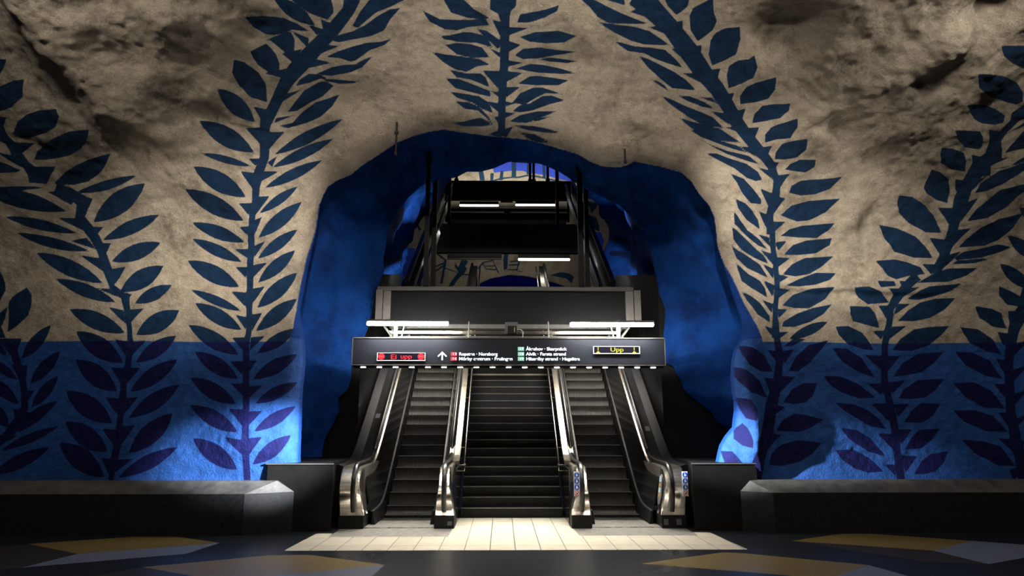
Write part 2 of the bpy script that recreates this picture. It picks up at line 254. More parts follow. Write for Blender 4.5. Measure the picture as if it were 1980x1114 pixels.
LEAVES="""-1633,1416 -1608,1424 -1563,1441 -1524,1447 -1540,1395 -1586,1362 -1629,1348 -1651,1346
-1609,1277 -1579,1316 -1539,1342 -1500,1355 -1443,1361 -1437,1337 -1461,1302 -1496,1283 -1548,1268 -1589,1264
-1567,1193 -1551,1220 -1508,1251 -1459,1273 -1419,1289 -1351,1297 -1363,1268 -1402,1231 -1449,1207 -1499,1197 -1538,1191
-1519,1117 -1478,1152 -1436,1174 -1388,1195 -1310,1217 -1328,1185 -1355,1154 -1409,1122 -1458,1110 -1516,1113
-1657,1331 -1613,1330 -1637,1301 -1631,1276 -1614,1249 -1551,1247 -1601,1214 -1586,1190 -1570,1170 -1505,1170 -1522,1144 -1547,1113 -1596,1118 -1595,1144 -1604,1167 -1638,1186 -1666,1211 -1688,1220 -1688,1222 -1665,1217 -1633,1207 -1636,1224 -1649,1245 -1679,1264
-1691,1198 -1671,1187 -1612,1160 -1623,1153 -1695,1150
-1610,1502 -1560,1504 -1589,1470 -1600,1458 -1626,1446
-1455,1085 -1427,1084 -1397,1086 -1366,1090 -1338,1096 -1310,1105 -1287,1116 -1267,1128 -1245,1143 -1268,1142 -1291,1139 -1318,1133 -1345,1127 -1374,1118 -1403,1108 -1428,1098
-1404,988 -1374,992 -1345,999 -1317,1010 -1295,1024 -1273,1042 -1252,1064 -1236,1088 -1223,1117 -1251,1114 -1275,1108 -1298,1097 -1325,1083 -1349,1064 -1373,1042 -1391,1017
-1381,929 -1355,931 -1329,935 -1303,942 -1279,951 -1256,963 -1234,977 -1210,994 -1190,1014 -1218,1013 -1243,1008 -1267,1002 -1291,993 -1316,981 -1341,966 -1363,949
-1357,859 -1333,856 -1309,857 -1286,860 -1267,866 -1246,876 -1227,888 -1211,904 -1194,923 -1219,926 -1243,925 -1266,922 -1287,916 -1306,906 -1324,894 -1341,878
-1317,758 -1291,757 -1271,761 -1252,767 -1233,776 -1215,788 -1202,805 -1191,824 -1182,846 -1208,847 -1231,844 -1252,838 -1269,829 -1285,816 -1297,800 -1310,781
-1489,1024 -1520,1046 -1554,1064 -1586,1079 -1615,1090 -1644,1099 -1681,1103 -1721,1104 -1759,1101 -1730,1079 -1698,1061 -1668,1046 -1639,1034 -1605,1027 -1570,1022 -1531,1021
-1462,952 -1490,966 -1519,978 -1547,988 -1576,996 -1603,1002 -1635,1005 -1665,1007 -1689,1006 -1669,992 -1643,980 -1615,970 -1587,962 -1560,957 -1529,953 -1496,951
-1424,893 -1454,907 -1485,918 -1514,928 -1546,937 -1575,943 -1605,948 -1634,952 -1664,953 -1640,937 -1614,923 -1587,912 -1558,903 -1527,897 -1493,893 -1457,892
-1376,787 -1399,810 -1427,831 -1453,848 -1482,862 -1516,874 -1546,882 -1577,887 -1608,888 -1586,865 -1560,845 -1534,828 -1503,813 -1471,802 -1438,794 -1407,788
-1550,1102 -1573,1104 -1595,1106 -1615,1107 -1636,1107 -1662,1106 -1689,1104 -1717,1101 -1741,1097 -1718,1095 -1691,1094 -1664,1093 -1639,1094 -1618,1094 -1596,1096 -1573,1098
-1525,1090 -1483,1070 -1452,1046 -1462,1002 -1435,954 -1409,907 -1394,871 -1378,825 -1354,771 -1313,736 -1300,754 -1339,781 -1352,834 -1371,881 -1381,921 -1405,973 -1427,1009 -1406,1065 -1465,1100 -1511,1115
-1552,1090 -1459,1085 -1467,1044
-1398,1067 -1467,1082 -1427,1006
-1527,1003 -1457,1002 -1436,959
-1376,973 -1427,975 -1406,939
-1493,927 -1433,937 -1405,899
-1355,920 -1395,920 -1374,887
-1459,880 -1393,870 -1374,822
-1307,843 -1359,834 -1343,776
-1397,771 -1345,768 -1314,737
-1328,724 -1352,743 -1377,759 -1400,772 -1424,783 -1450,791 -1479,797 -1508,801 -1539,802 -1515,783 -1488,767 -1464,753 -1438,742 -1413,734 -1386,728 -1357,724
-1265,720 -1247,719 -1229,721 -1212,725 -1197,731 -1183,740 -1171,752 -1159,766 -1150,783 -1170,783 -1188,782 -1203,777 -1220,771 -1235,762 -1248,751 -1257,736
-1250,615 -1226,614 -1205,616 -1184,620 -1165,629 -1149,641 -1136,656 -1125,675 -1117,698 -1142,700 -1163,698 -1184,693 -1201,684 -1216,672 -1230,657 -1240,638
-1286,620 -1305,642 -1326,660 -1350,675 -1375,687 -1401,696 -1425,700 -1453,702 -1483,701 -1460,678 -1437,660 -1414,645 -1390,633 -1366,625 -1338,620 -1312,618
-1284,522 -1298,547 -1313,568 -1329,586 -1348,601 -1370,612 -1394,620 -1419,625 -1448,626 -1433,600 -1418,579 -1402,561 -1383,546 -1361,535 -1337,527 -1311,522
-1242,523 -1220,525 -1201,530 -1183,537 -1166,547 -1151,560 -1139,575 -1128,593 -1119,613 -1142,611 -1162,606 -1182,599 -1199,589 -1213,576 -1225,561 -1234,543
-1289,428 -1302,453 -1317,474 -1331,492 -1349,507 -1370,519 -1392,527 -1415,532 -1442,534 -1431,509 -1418,488 -1401,470 -1383,455 -1363,443 -1339,435 -1315,430
-1248,428 -1223,431 -1201,438 -1181,447 -1162,459 -1146,474 -1132,491 -1118,511 -1108,534 -1134,531 -1158,524 -1179,515 -1197,503 -1214,488 -1228,471 -1240,451
-1673,623 -1674,671 -1680,722 -1670,741 -1628,772 -1609,749 -1604,718 -1609,679 -1641,644
-1743,833 -1718,826 -1702,788 -1699,761 -1715,727 -1738,712
-1733,677 -1709,688 -1682,708 -1687,672 -1695,640 -1676,604 -1720,604
-1615,533 -1597,542 -1582,552 -1569,563 -1559,577 -1549,592 -1542,609 -1537,627 -1534,648 -1551,639 -1568,629 -1581,617 -1592,604 -1601,589 -1607,572 -1612,553
-1578,452 -1561,460 -1544,469 -1531,480 -1519,493 -1511,508 -1502,524 -1497,542 -1493,562 -1511,555 -1526,545 -1541,534 -1554,521 -1563,507 -1570,490 -1576,472
-1561,376 -1545,383 -1531,393 -1521,404 -1512,416 -1503,430 -1496,445 -1492,462 -1490,481 -1506,473 -1520,463 -1533,452 -1543,440 -1551,426 -1556,411 -1560,394
-1663,543 -1670,556 -1677,567 -1685,578 -1695,588 -1707,596 -1718,603 -1731,609 -1745,614 -1738,601 -1731,589 -1722,578 -1713,569 -1702,561 -1690,554 -1677,548
-1621,465 -1628,479 -1638,491 -1648,502 -1659,511 -1672,519 -1686,525 -1701,530 -1716,533 -1707,519 -1697,507 -1686,497 -1674,487 -1662,480 -1649,473 -1635,469
-1603,387 -1613,405 -1624,422 -1637,436 -1651,449 -1666,460 -1685,468 -1703,475 -1722,480 -1712,462 -1701,445 -1688,431 -1674,418 -1658,407 -1641,399 -1623,392
-1277,751 -1341,762 -1290,727
-1354,709 -1300,697 -1285,649
-1234,704 -1281,699 -1268,657
-1319,601 -1274,591 -1278,542
-1218,598 -1263,589 -1260,542
-1321,507 -1274,505 -1283,454
-1225,506 -1263,507 -1265,454
-1327,411 -1270,402 -1275,353
-1219,411 -1264,400 -1257,353
-1719,602 -1622,602 -1632,564 -1625,533 -1650,549 -1681,583 -1718,591
-1595,515 -1627,511 -1593,454
-1658,529 -1630,507 -1606,462
-1559,432 -1590,432 -1578,394
-1317,748 -1299,698 -1284,644 -1276,592 -1278,509 -1285,456 -1271,368 -1250,368 -1263,453 -1256,505 -1258,591 -1267,646 -1278,702 -1288,753
-1684,582 -1648,540 -1618,470 -1600,416 -1591,372 -1572,372 -1580,418 -1596,476 -1627,550 -1656,599
-1285,327 -1300,352 -1317,374 -1337,392 -1358,407 -1381,418 -1406,426 -1431,430 -1459,431 -1444,405 -1428,384 -1409,365 -1387,350 -1363,339 -1338,332 -1312,327
-1237,343 -1211,347 -1188,354 -1167,363 -1147,375 -1131,390 -1117,408 -1103,428 -1091,452 -1118,448 -1142,441 -1164,431 -1183,419 -1201,404 -1215,386 -1228,366
-1285,237 -1297,260 -1310,280 -1328,297 -1346,311 -1368,321 -1392,329 -1417,333 -1443,334 -1430,311 -1413,291 -1395,274 -1376,260 -1355,249 -1332,242 -1310,238
-1218,233 -1192,239 -1170,248 -1149,259 -1135,273 -1122,290 -1111,310 -1103,333 -1101,359 -1126,354 -1148,344 -1167,333 -1183,318 -1196,301 -1206,281 -1213,259
-1287,160 -1297,186 -1311,207 -1327,225 -1345,241 -1367,252 -1391,260 -1418,266 -1448,267 -1433,242 -1416,220 -1399,202 -1381,187 -1360,176 -1338,167 -1314,162
-1243,159 -1215,162 -1189,168 -1165,176 -1142,186 -1120,199 -1101,215 -1083,232 -1066,253 -1095,250 -1120,244 -1144,236 -1168,226 -1189,213 -1208,197 -1226,180
-1593,298 -1574,306 -1558,315 -1541,326 -1527,338 -1514,351 -1501,366 -1489,381 -1480,399 -1502,394 -1522,387 -1539,378 -1555,367 -1569,353 -1579,337 -1587,318
-1636,242 -1611,245 -1588,251 -1564,258 -1541,266 -1520,277 -1499,289 -1480,302 -1462,318 -1487,314 -1512,309 -1536,302 -1559,293 -1580,283 -1599,271 -1618,257
-1648,166 -1621,168 -1596,173 -1572,180 -1551,190 -1530,202 -1512,216 -1493,233 -1477,253 -1505,250 -1533,245 -1558,238 -1580,228 -1600,216 -1618,201 -1634,185
-1622,312 -1626,330 -1633,345 -1642,359 -1652,371 -1663,381 -1677,389 -1692,396 -1710,401 -1705,383 -1698,368 -1690,354 -1681,342 -1668,332 -1655,324 -1640,317
-1592,289 -1603,290 -1613,290 -1623,289 -1632,287 -1641,284 -1650,280 -1658,275 -1666,269 -1654,267 -1644,267 -1634,268 -1625,270 -1616,273 -1607,277 -1599,282
-1327,411 -1274,406 -1275,353
-1219,411 -1274,406 -1261,353
-1315,311 -1270,307 -1264,251
-1212,321 -1257,318 -1246,255
-1304,221 -1260,215 -1277,173
-1202,217 -1256,215 -1262,169
-1619,373 -1582,368 -1603,316
-1545,360 -1582,364 -1597,320
-1280,417 -1273,343 -1267,271 -1275,211 -1274,142 -1260,140 -1250,206 -1244,268 -1254,341 -1257,414
-1606,442 -1594,381 -1615,339 -1637,297 -1667,272 -1647,251 -1612,277 -1583,322 -1571,377 -1588,443
-854,1218 -868,1242 -884,1262 -901,1279 -918,1294 -942,1304 -970,1309 -992,1316 -1017,1318 -1009,1293 -996,1272 -980,1254 -960,1240 -937,1230 -911,1223 -883,1219
-865,1174 -883,1185 -902,1193 -922,1200 -944,1206 -967,1210 -987,1213 -1007,1215 -1030,1215 -1011,1205 -991,1197 -973,1189 -950,1184 -928,1180 -907,1176 -886,1174
-893,1073 -904,1098 -918,1119 -933,1137 -953,1151 -975,1162 -1003,1168 -1029,1172 -1060,1172 -1044,1149 -1024,1129 -1005,1112 -986,1097 -966,1086 -944,1079 -919,1074
-901,995 -919,1020 -938,1041 -959,1059 -979,1074 -1001,1086 -1027,1094 -1061,1098 -1096,1099 -1083,1074 -1066,1053 -1043,1036 -1021,1021 -997,1009 -969,1001 -937,996
-793,1210 -760,1217 -726,1227 -696,1237 -666,1250 -637,1266 -608,1284 -580,1305 -554,1326 -586,1320 -618,1310 -650,1298 -681,1285 -709,1270 -735,1253 -765,1232
-802,1169 -772,1174 -745,1180 -717,1189 -690,1200 -664,1213 -639,1227 -615,1244 -591,1263 -620,1258 -649,1251 -676,1242 -702,1232 -727,1220 -754,1204 -778,1188
-832,1103 -806,1107 -780,1113 -753,1122 -726,1133 -702,1145 -678,1160 -656,1176 -634,1194 -661,1190 -687,1184 -714,1175 -741,1164 -765,1152 -789,1137 -813,1121
-849,1020 -830,1026 -812,1033 -795,1042 -779,1052 -764,1064 -749,1078 -736,1092 -722,1109 -743,1103 -763,1096 -782,1087 -798,1077 -812,1065 -825,1052 -837,1037
-857,939 -832,946 -809,955 -787,967 -769,981 -752,997 -738,1015 -725,1035 -714,1059 -738,1051 -759,1042 -779,1031 -797,1017 -814,1001 -830,983 -844,962
-874,1294 -819,1301 -831,1246
-744,1286 -800,1286 -807,1227
-875,1199 -833,1199 -853,1175
-780,1208 -816,1186 -802,1171
-902,1159 -859,1153 -871,1100
-781,1157 -834,1157 -847,1122
-916,1054 -873,1054 -881,1012
-817,1077 -854,1075 -866,1008
-920,975 -884,978 -891,946
-839,1009 -872,995 -869,946
-817,1329 -828,1269 -839,1203 -859,1161 -872,1105 -878,1021 -887,966 -894,924 -874,923 -869,965 -859,1019 -848,1102 -833,1152 -810,1198 -796,1270 -787,1330
-903,923 -921,941 -943,955 -964,968 -988,977 -1013,984 -1037,988 -1061,990 -1087,990 -1068,972 -1049,958 -1028,946 -1007,936 -984,929 -958,925 -931,923
-914,858 -933,876 -954,891 -974,904 -995,915 -1016,923 -1038,930 -1061,934 -1087,936 -1069,919 -1051,904 -1033,891 -1012,880 -991,872 -967,865 -941,861
-920,775 -939,798 -959,817 -980,833 -1001,846 -1025,855 -1048,861 -1074,864 -1102,864 -1086,841 -1067,823 -1046,807 -1026,795 -1002,785 -977,779 -949,775
-905,693 -925,708 -946,722 -968,734 -991,745 -1014,753 -1038,760 -1062,765 -1086,767 -1067,752 -1045,738 -1022,726 -999,716 -976,707 -953,700 -929,696
-900,630 -915,651 -932,669 -951,685 -971,698 -993,708 -1017,716 -1042,721 -1068,723 -1051,701 -1032,683 -1013,667 -992,654 -972,644 -948,636 -925,632
-900,547 -918,570 -937,589 -958,607 -980,621 -1003,632 -1028,641 -1055,647 -1084,649 -1065,626 -1046,606 -1025,589 -1003,574 -980,563 -954,555 -927,549
-859,869 -838,875 -817,882 -798,892 -781,903 -765,917 -751,932 -738,949 -726,969 -747,963 -768,955 -787,946 -804,934 -820,921 -835,905 -848,888
-856,790 -833,796 -812,804 -794,814 -778,827 -764,842 -752,859 -743,878 -736,900 -756,892 -775,884 -792,873 -809,861 -824,846 -837,829 -848,811
-856,705 -832,711 -811,720 -790,731 -772,744 -758,761 -746,781 -736,802 -729,827 -749,817 -770,807 -789,796 -808,782 -824,767 -837,749 -848,728
-852,626 -828,631 -807,639 -788,648 -770,661 -758,677 -747,696 -738,717 -730,741 -749,733 -769,724 -788,714 -806,701 -821,686 -833,668 -844,648
-840,552 -819,554 -800,559 -782,566 -766,575 -752,587 -740,601 -730,618 -724,638 -741,634 -758,628 -776,621 -792,611 -806,600 -819,586 -830,570
-946,902 -890,902 -895,871
-834,929 -874,911 -872,871
-940,843 -895,842 -899,804
-826,857 -875,848 -877,804
-948,761 -893,757 -893,706
-833,778 -879,769 -875,717
-927,683 -886,673 -888,632
-836,688 -875,683 -865,626
-931,605 -881,606 -888,562
-819,610 -868,606 -865,562
-889,973 -897,858 -895,742 -885,625 -889,578 -886,535 -866,535 -870,576 -866,623 -874,741 -873,857 -868,973
-894,468 -909,490 -926,508 -942,523 -960,536 -981,546 -1004,553 -1028,558 -1053,559 -1039,538 -1023,520 -1006,504 -986,491 -965,481 -943,474 -919,470
-889,387 -905,407 -923,425 -943,440 -963,453 -986,462 -1009,469 -1034,473 -1060,474 -1043,453 -1025,435 -1006,420 -985,407 -963,398 -940,392 -915,388
-870,299 -887,320 -907,337 -928,352 -950,364 -972,374 -996,380 -1021,384 -1047,385 -1030,365 -1011,347 -992,332 -971,320 -948,311 -923,304 -896,300
-867,183 -876,206 -888,226 -902,242 -922,256 -945,266 -970,274 -996,279 -1023,281 -1009,258 -992,239 -976,222 -958,208 -938,198 -916,190 -892,185
-845,466 -822,467 -801,472 -782,478 -763,487 -747,499 -733,513 -722,530 -713,551 -732,548 -752,543 -772,537 -790,528 -807,516 -821,502 -834,485
-827,389 -807,390 -789,393 -771,398 -755,406 -741,416 -728,428 -717,442 -708,459 -724,458 -741,454 -759,448 -776,441 -790,431 -804,419 -816,405
-820,301 -801,304 -784,309 -767,315 -751,324 -738,335 -726,349 -715,364 -707,382 -723,379 -740,373 -757,366 -773,357 -787,346 -799,333 -811,318
-821,199 -800,203 -782,208 -765,216 -749,226 -737,239 -727,254 -719,270 -713,290 -731,287 -748,281 -764,273 -778,263 -790,250 -802,236 -812,219
-931,528 -884,526 -882,481
-837,530 -871,526 -861,489
-919,454 -873,453 -870,414
-811,447 -856,445 -846,409
-914,373 -862,370 -855,315
-802,366 -846,364 -838,319
-915,285 -849,275 -849,228
-794,285 -836,281 -830,228
-890,567 -878,464 -860,340 -852,239 -848,146 -827,148 -830,240 -838,340 -856,464 -868,567
-791,1646 -738,1652 -679,1646 -643,1627 -611,1603 -661,1608 -693,1594 -723,1589 -746,1591 -777,1609
-638,1714 -642,1699 -601,1662 -552,1640 -530,1662 -528,1679 -531,1714
-760,1568 -697,1594 -670,1602 -662,1577 -670,1542 -683,1528 -705,1540 -738,1571
-807,1536 -754,1561 -729,1529 -725,1497 -734,1468 -764,1469 -795,1494 -805,1515
-862,1513 -833,1501 -797,1469 -783,1436 -789,1377 -835,1395 -864,1431 -874,1473
-483,1621 -450,1668 -422,1699 -414,1712 -308,1711 -323,1697 -365,1678 -408,1661 -445,1633 -468,1615
-552,1576 -534,1591 -484,1605 -446,1623 -406,1650 -366,1671 -336,1674 -370,1640 -390,1608 -430,1591 -487,1580 -530,1571
-576,1525 -538,1543 -490,1559 -447,1570 -405,1573 -371,1582 -395,1563 -439,1548 -486,1516 -504,1511 -538,1522
-617,1471 -564,1493 -527,1500 -491,1503 -460,1520 -433,1529 -471,1494 -509,1477 -569,1465
-626,1470 -585,1455 -535,1451 -496,1447 -474,1452 -505,1440 -552,1438 -586,1447
-687,1432 -671,1452 -639,1472 -610,1471 -587,1459 -610,1455 -636,1445
-729,1348 -695,1384 -663,1418 -615,1444 -590,1447 -570,1431 -609,1398 -647,1381 -698,1351
-760,1306 -717,1314 -684,1346 -633,1380 -596,1390 -555,1404 -585,1365 -626,1332 -674,1312 -733,1297
-836,1316 -838,1340 -843,1360 -851,1377 -860,1393 -873,1405 -888,1415 -903,1425 -921,1431 -919,1409 -917,1388 -912,1368 -905,1351 -893,1338 -877,1328 -858,1321
-591,1622 -597,1643 -605,1659 -615,1674 -627,1685 -641,1694 -657,1702 -673,1709 -692,1712 -686,1694 -679,1677 -671,1661 -660,1648 -646,1638 -629,1631 -612,1625
-713,1533 -677,1505 -646,1549
-783,1467 -727,1457 -692,1491
-833,1367 -785,1354 -811,1318
-529,1560 -580,1563 -615,1525
-562,1506 -613,1519 -658,1485
-665,1424 -734,1402 -754,1371
-703,1339 -764,1331 -774,1315
-613,1625 -594,1593 -558,1608
-572,1642 -569,1607 -528,1623
-669,1606 -619,1582 -625,1550
-491,1714 -500,1679 -545,1633 -600,1584 -666,1528 -725,1467 -765,1404 -798,1351 -816,1316 -826,1290 -793,1286 -785,1306 -766,1336 -735,1388 -690,1441 -633,1492 -573,1552 -519,1605 -472,1659 -447,1698
-45,1662 -46,1508 -51,1413 -52,1302 -29,1302 -27,1412 -19,1507 -17,1662
-74,1717 -75,1671 -51,1657 -45,1638 -19,1639 -14,1667 1,1682 2,1718
-213,1708 -190,1661 -145,1646 -98,1638 -77,1644 -121,1670 -160,1708
-275,1669 -252,1633 -211,1612 -174,1607 -136,1617 -77,1622 -89,1641 -126,1638 -177,1639 -224,1642
-244,1609 -213,1580 -171,1572 -119,1569 -68,1556 -90,1589 -132,1600 -160,1601 -199,1592 -222,1592
-213,1563 -177,1534 -134,1525 -78,1525 -100,1555 -133,1564 -176,1569
-254,1541 -217,1507 -184,1488 -150,1481 -115,1499 -76,1503 -110,1520 -173,1529 -216,1534
-206,1488 -180,1464 -136,1457 -77,1433 -91,1465 -106,1477 -150,1476
-217,1461 -186,1430 -136,1418 -74,1404 -79,1423 -136,1445 -175,1459
-204,1419 -182,1400 -132,1386 -102,1367 -67,1353 -82,1386 -112,1406 -151,1412
-190,1390 -158,1366 -117,1362 -67,1324 -82,1344 -112,1372 -142,1386
-216,1332 -165,1323 -103,1321 -67,1324 -107,1342 -133,1338 -164,1333
-93,1304 -52,1312 -41,1301
5,1632 13,1658 50,1665 87,1672 126,1685 122,1668 88,1649 42,1634
13,1588 57,1604 128,1609 186,1592 149,1573 92,1570 44,1575
-1,1532 25,1552 73,1557 122,1550 191,1540 123,1531 70,1522 26,1520
65,1520 114,1524 194,1509 165,1504 105,1512
2,1491 46,1505 85,1502 136,1490 196,1473 146,1472 71,1478
10,1446 47,1467 77,1468 172,1453 138,1439 63,1440
-7,1388 18,1417 58,1433 88,1433 156,1411 98,1416 68,1402 34,1382
-6,1361 19,1381 49,1385 88,1407 119,1408 162,1393 114,1382 59,1363 19,1357
-16,1331 19,1349 75,1360 138,1360 90,1342 40,1326
50,1328 80,1340 123,1343 80,1331
5,1309 67,1298 125,1275 73,1283
-70,1642 -42,1633 -33,1585 -47,1592
40,1616 -23,1619 -21,1593
-118,1612 -85,1605 -37,1571 -52,1551
18,1564 -25,1578 -25,1539
-85,1558 -42,1537 -47,1525
26,1509 -25,1517 -25,1496
-101,1486 -42,1484 -49,1427
27,1478 -27,1484 -27,1451
-77,1423 -47,1419 -47,1403
18,1436 -32,1436 -27,1403
-92,1391 -44,1385 -52,1358
3,1386 -32,1393 -27,1377
6,1354 -34,1359 -31,1340
-67,1346 -47,1344 -49,1324
-52,1311 -1,1319 -26,1297
-6,1321 14,1316 34,1311 54,1307 74,1303 95,1300 115,1297 136,1295 156,1294 136,1300 116,1306 96,1311 76,1315 56,1318 35,1320 15,1321
183,1711 191,1698 217,1677 244,1648 279,1632 329,1630 399,1629 362,1642 318,1658 271,1678 229,1697 210,1710
245,1635 297,1604 348,1581 393,1568 472,1565 440,1586 402,1608 357,1621 294,1628
296,1580 345,1549 396,1542 443,1520 527,1494 497,1523 460,1552 415,1559 365,1563 328,1573
379,1535 413,1499 458,1463 499,1433 579,1425 541,1458 499,1484 452,1506 413,1524
425,1463 451,1456 476,1441 492,1422 461,1440
522,1409 560,1407 611,1389 648,1368 606,1374 555,1392
465,1411 505,1396 557,1374 608,1356 642,1343 683,1309 621,1316 573,1337 519,1370 491,1389
434,1710 436,1697 446,1681 477,1654 505,1677 508,1711
559,1711 562,1698 522,1674 517,1650 528,1610 556,1577 596,1609 602,1637 588,1661 572,1712
682,1613 694,1575 688,1532 657,1516 617,1501 598,1536 596,1578 608,1602 635,1614
747,1530 761,1497 754,1465 721,1447 680,1433 669,1471 672,1498 698,1515 730,1519
829,1466 832,1430 816,1400 779,1390 727,1383 721,1408 737,1437 767,1451
265,1707 266,1697 322,1682 312,1708
329,1666 365,1671 411,1642
396,1619 438,1622 482,1589
473,1558 514,1551 548,1504
522,1480 571,1478 603,1443
594,1404 631,1404 655,1383
637,1361 687,1355 696,1326
498,1639 461,1629 511,1586
570,1567 534,1558 576,1519
646,1492 595,1486 636,1440
701,1419 655,1412 695,1380
747,1370 707,1362 739,1332
331,1687 381,1651 450,1600 515,1526 578,1459 628,1415 673,1362 713,1306 746,1322 709,1383 663,1443 617,1491 558,1562 484,1634 416,1697 353,1728
775,1324 778,1353 799,1379 882,1391 882,1369 857,1343 821,1333
913,1344 917,1315 902,1279 860,1274 825,1262 820,1289 835,1311 860,1326
952,1281 961,1242 941,1215 896,1207 867,1208 865,1228 880,1260 912,1270
1004,1207 1008,1183 978,1164 937,1169 907,1174 922,1193 950,1207
1102,1152 1066,1110 1019,1092 969,1088 925,1098 933,1121 967,1137 1032,1142
1102,1079 1059,1032 1008,1005 966,1001 904,1022 942,1055 1002,1070
534,1340 572,1311 616,1286 670,1269 748,1261 715,1280 672,1306 628,1316 582,1326
573,1302 614,1278 664,1261 720,1242 776,1227 735,1252 662,1272 623,1295
611,1271 655,1247 708,1223 768,1204 821,1189 778,1219 706,1234 650,1254
633,1227 687,1200 734,1178 776,1148 809,1136 832,1140 814,1167 773,1193 725,1207 669,1226
718,1163 745,1132 766,1094 796,1063 834,1059 832,1075 801,1110 768,1144
742,1078 753,1047 784,1008 835,973 826,1008 803,1039 777,1063
635,1360 689,1353 701,1318
747,1369 707,1361 738,1324
797,1313 754,1308 788,1273
851,1253 808,1245 837,1213
884,1197 850,1201 876,1173
925,1161 882,1154 895,1117
914,1079 887,1086 880,1024
924,1001 873,1001 884,965
742,1250 780,1247 813,1209
810,1183 856,1170 869,1140
824,1113 872,1094 862,1047
826,1036 864,1022 861,973
679,1314 727,1311 745,1291
676,1368 706,1318 760,1261 807,1217 850,1177 871,1138 866,1093 856,1029 858,957 883,957 881,1026 895,1088 893,1141 874,1192 830,1239 786,1285 740,1339 708,1384
740,1035 743,992 792,949 830,921 869,904 829,945 791,972 764,1004 751,1023
733,985 742,941 773,905 817,878 868,857 850,886 814,917 770,956
735,929 761,876 794,843 864,809 837,855 797,882 758,906
758,865 778,802 813,772 860,743 853,776 837,800 798,823
778,769 795,735 824,686 864,658 863,682 833,725 802,753
909,953 939,975 984,987 1092,997 1071,969 1036,946 967,948
922,889 951,922 999,938 1088,946 1084,923 1034,895 976,889
914,823 948,856 995,879 1098,886 1060,853 1007,824 957,816
919,783 973,808 1031,829 1104,829 1078,805 1027,788 969,781
909,717 947,753 1009,774 1092,781 1056,738 1000,708 951,708
902,645 910,663 957,690 1016,710 1078,722 1048,690 1003,663 947,645
825,1037 864,1021 861,972
826,959 866,948 876,914
838,906 881,891 882,855
844,859 885,841 881,807
847,803 887,784 877,744
838,738 877,722 873,690
841,650 877,637 868,616
924,1000 873,1001 884,965
932,936 891,932 904,902
944,879 897,881 900,847
934,814 895,823 902,795
939,770 899,776 895,741
926,704 888,706 894,674
927,629 886,627 892,604
857,1050 866,972 882,854 885,776 875,698 868,608 888,608 893,697 902,776 901,856 887,973 879,1051
926,604 946,605 965,607 983,612 1001,618 1017,626 1033,637 1048,649 1061,663 1041,663 1022,660 1004,656 987,649 971,641 955,631 939,618
760,586 796,575 839,551 870,496 826,496 781,515 764,550
730,517 765,501 815,464 845,411 770,425 745,459 731,489
734,411 767,402 782,369 774,333 750,343 742,371
743,328 752,311 759,275 757,249 734,257 717,278 724,306
680,239 708,238 736,198 685,192
921,499 947,546 993,585 1062,602 1031,566 990,523 948,496
894,395 924,437 965,458 1015,460 995,418 966,394 928,389
869,303 890,338 925,359 960,354 1020,339 975,315 936,299
822,195 840,228 884,260 925,274 1002,265 964,229 926,206 873,191
850,570 887,563 884,527
835,477 881,473 858,418
943,570 899,565 908,523
942,480 891,482 883,423
901,380 867,390 853,343
885,290 838,297 830,242
906,580 944,608 984,604 933,580
873,670 875,602 882,546 866,454 831,384 784,293 758,213 754,152 789,146 796,203 856,283 876,377 893,449 906,546 897,605 893,672
1475,1580 1549,1579 1607,1563 1661,1526 1639,1507 1585,1507 1536,1526 1494,1550
1423,1500 1462,1501 1522,1489 1588,1460 1613,1433 1625,1403 1610,1393 1571,1401 1501,1423 1448,1455
1428,1400 1506,1391 1548,1379 1590,1356 1589,1334 1563,1327 1517,1332 1488,1346
1417,1316 1517,1307 1532,1290 1544,1255 1532,1247 1479,1254 1435,1286
1394,1256 1437,1251 1481,1236 1496,1206 1500,1173 1449,1181 1406,1203 1392,1235
1700,1450 1634,1392 1606,1365 1611,1342 1587,1307 1544,1313 1560,1267 1558,1220 1506,1231 1518,1206 1516,1160 1586,1160 1580,1209 1617,1217 1650,1237 1617,1217 1602,1274 1616,1299 1639,1338 1650,1347 1718,1418
1620,1235 1646,1274 1661,1310 1701,1343 1769,1362 1722,1284 1678,1251
1617,1296 1655,1336 1696,1361 1699,1354 1652,1321
1575,1178 1630,1188 1719,1257 1799,1297 1732,1235 1663,1201
1384,1180 1415,1172 1452,1147 1465,1106 1462,1066 1427,1077 1389,1098 1377,1116 1382,1142
1291,1092 1341,1087 1391,1057 1423,1024 1454,965 1399,967 1339,999 1301,1036 1289,1065
1240,992 1303,981 1366,952 1401,918 1429,879 1365,881 1299,901 1263,946
1233,870 1303,875 1347,864 1387,848 1402,825 1341,818 1298,806 1272,818
1536,1102 1555,1137 1612,1177 1680,1208 1755,1240 1684,1180 1627,1139 1577,1109
1525,1005 1547,1047 1585,1080 1617,1114 1687,1135 1731,1154 1682,1098 1643,1051 1590,1018
1518,916 1542,951 1574,984 1630,1014 1709,1035 1683,985 1644,943 1600,922
1504,881 1537,902 1584,910 1643,927 1690,918 1648,898 1595,882 1514,873
1496,859 1515,871 1595,878 1627,878 1576,863
1370,794 1427,825 1487,845 1587,847 1549,821 1486,800 1426,797
1471,1148 1503,1144 1484,1099
1433,1051 1480,1050 1477,988
1413,949 1479,941 1456,885
1392,860 1450,858 1422,823
1639,1222 1604,1216 1552,1177
1570,1159 1528,1144 1504,1083
1553,1088 1501,1062 1504,1001
1542,982 1502,976 1493,914
1529,904 1481,891 1465,841
1232,801 1290,800 1296,783 1241,778
1306,802 1366,794 1328,771 1315,776
1581,1247 1521,1210 1491,1133 1477,1065 1473,1005 1468,948 1448,887 1421,831 1453,817 1481,875 1501,938 1502,996 1515,1052 1528,1115 1566,1175 1610,1218
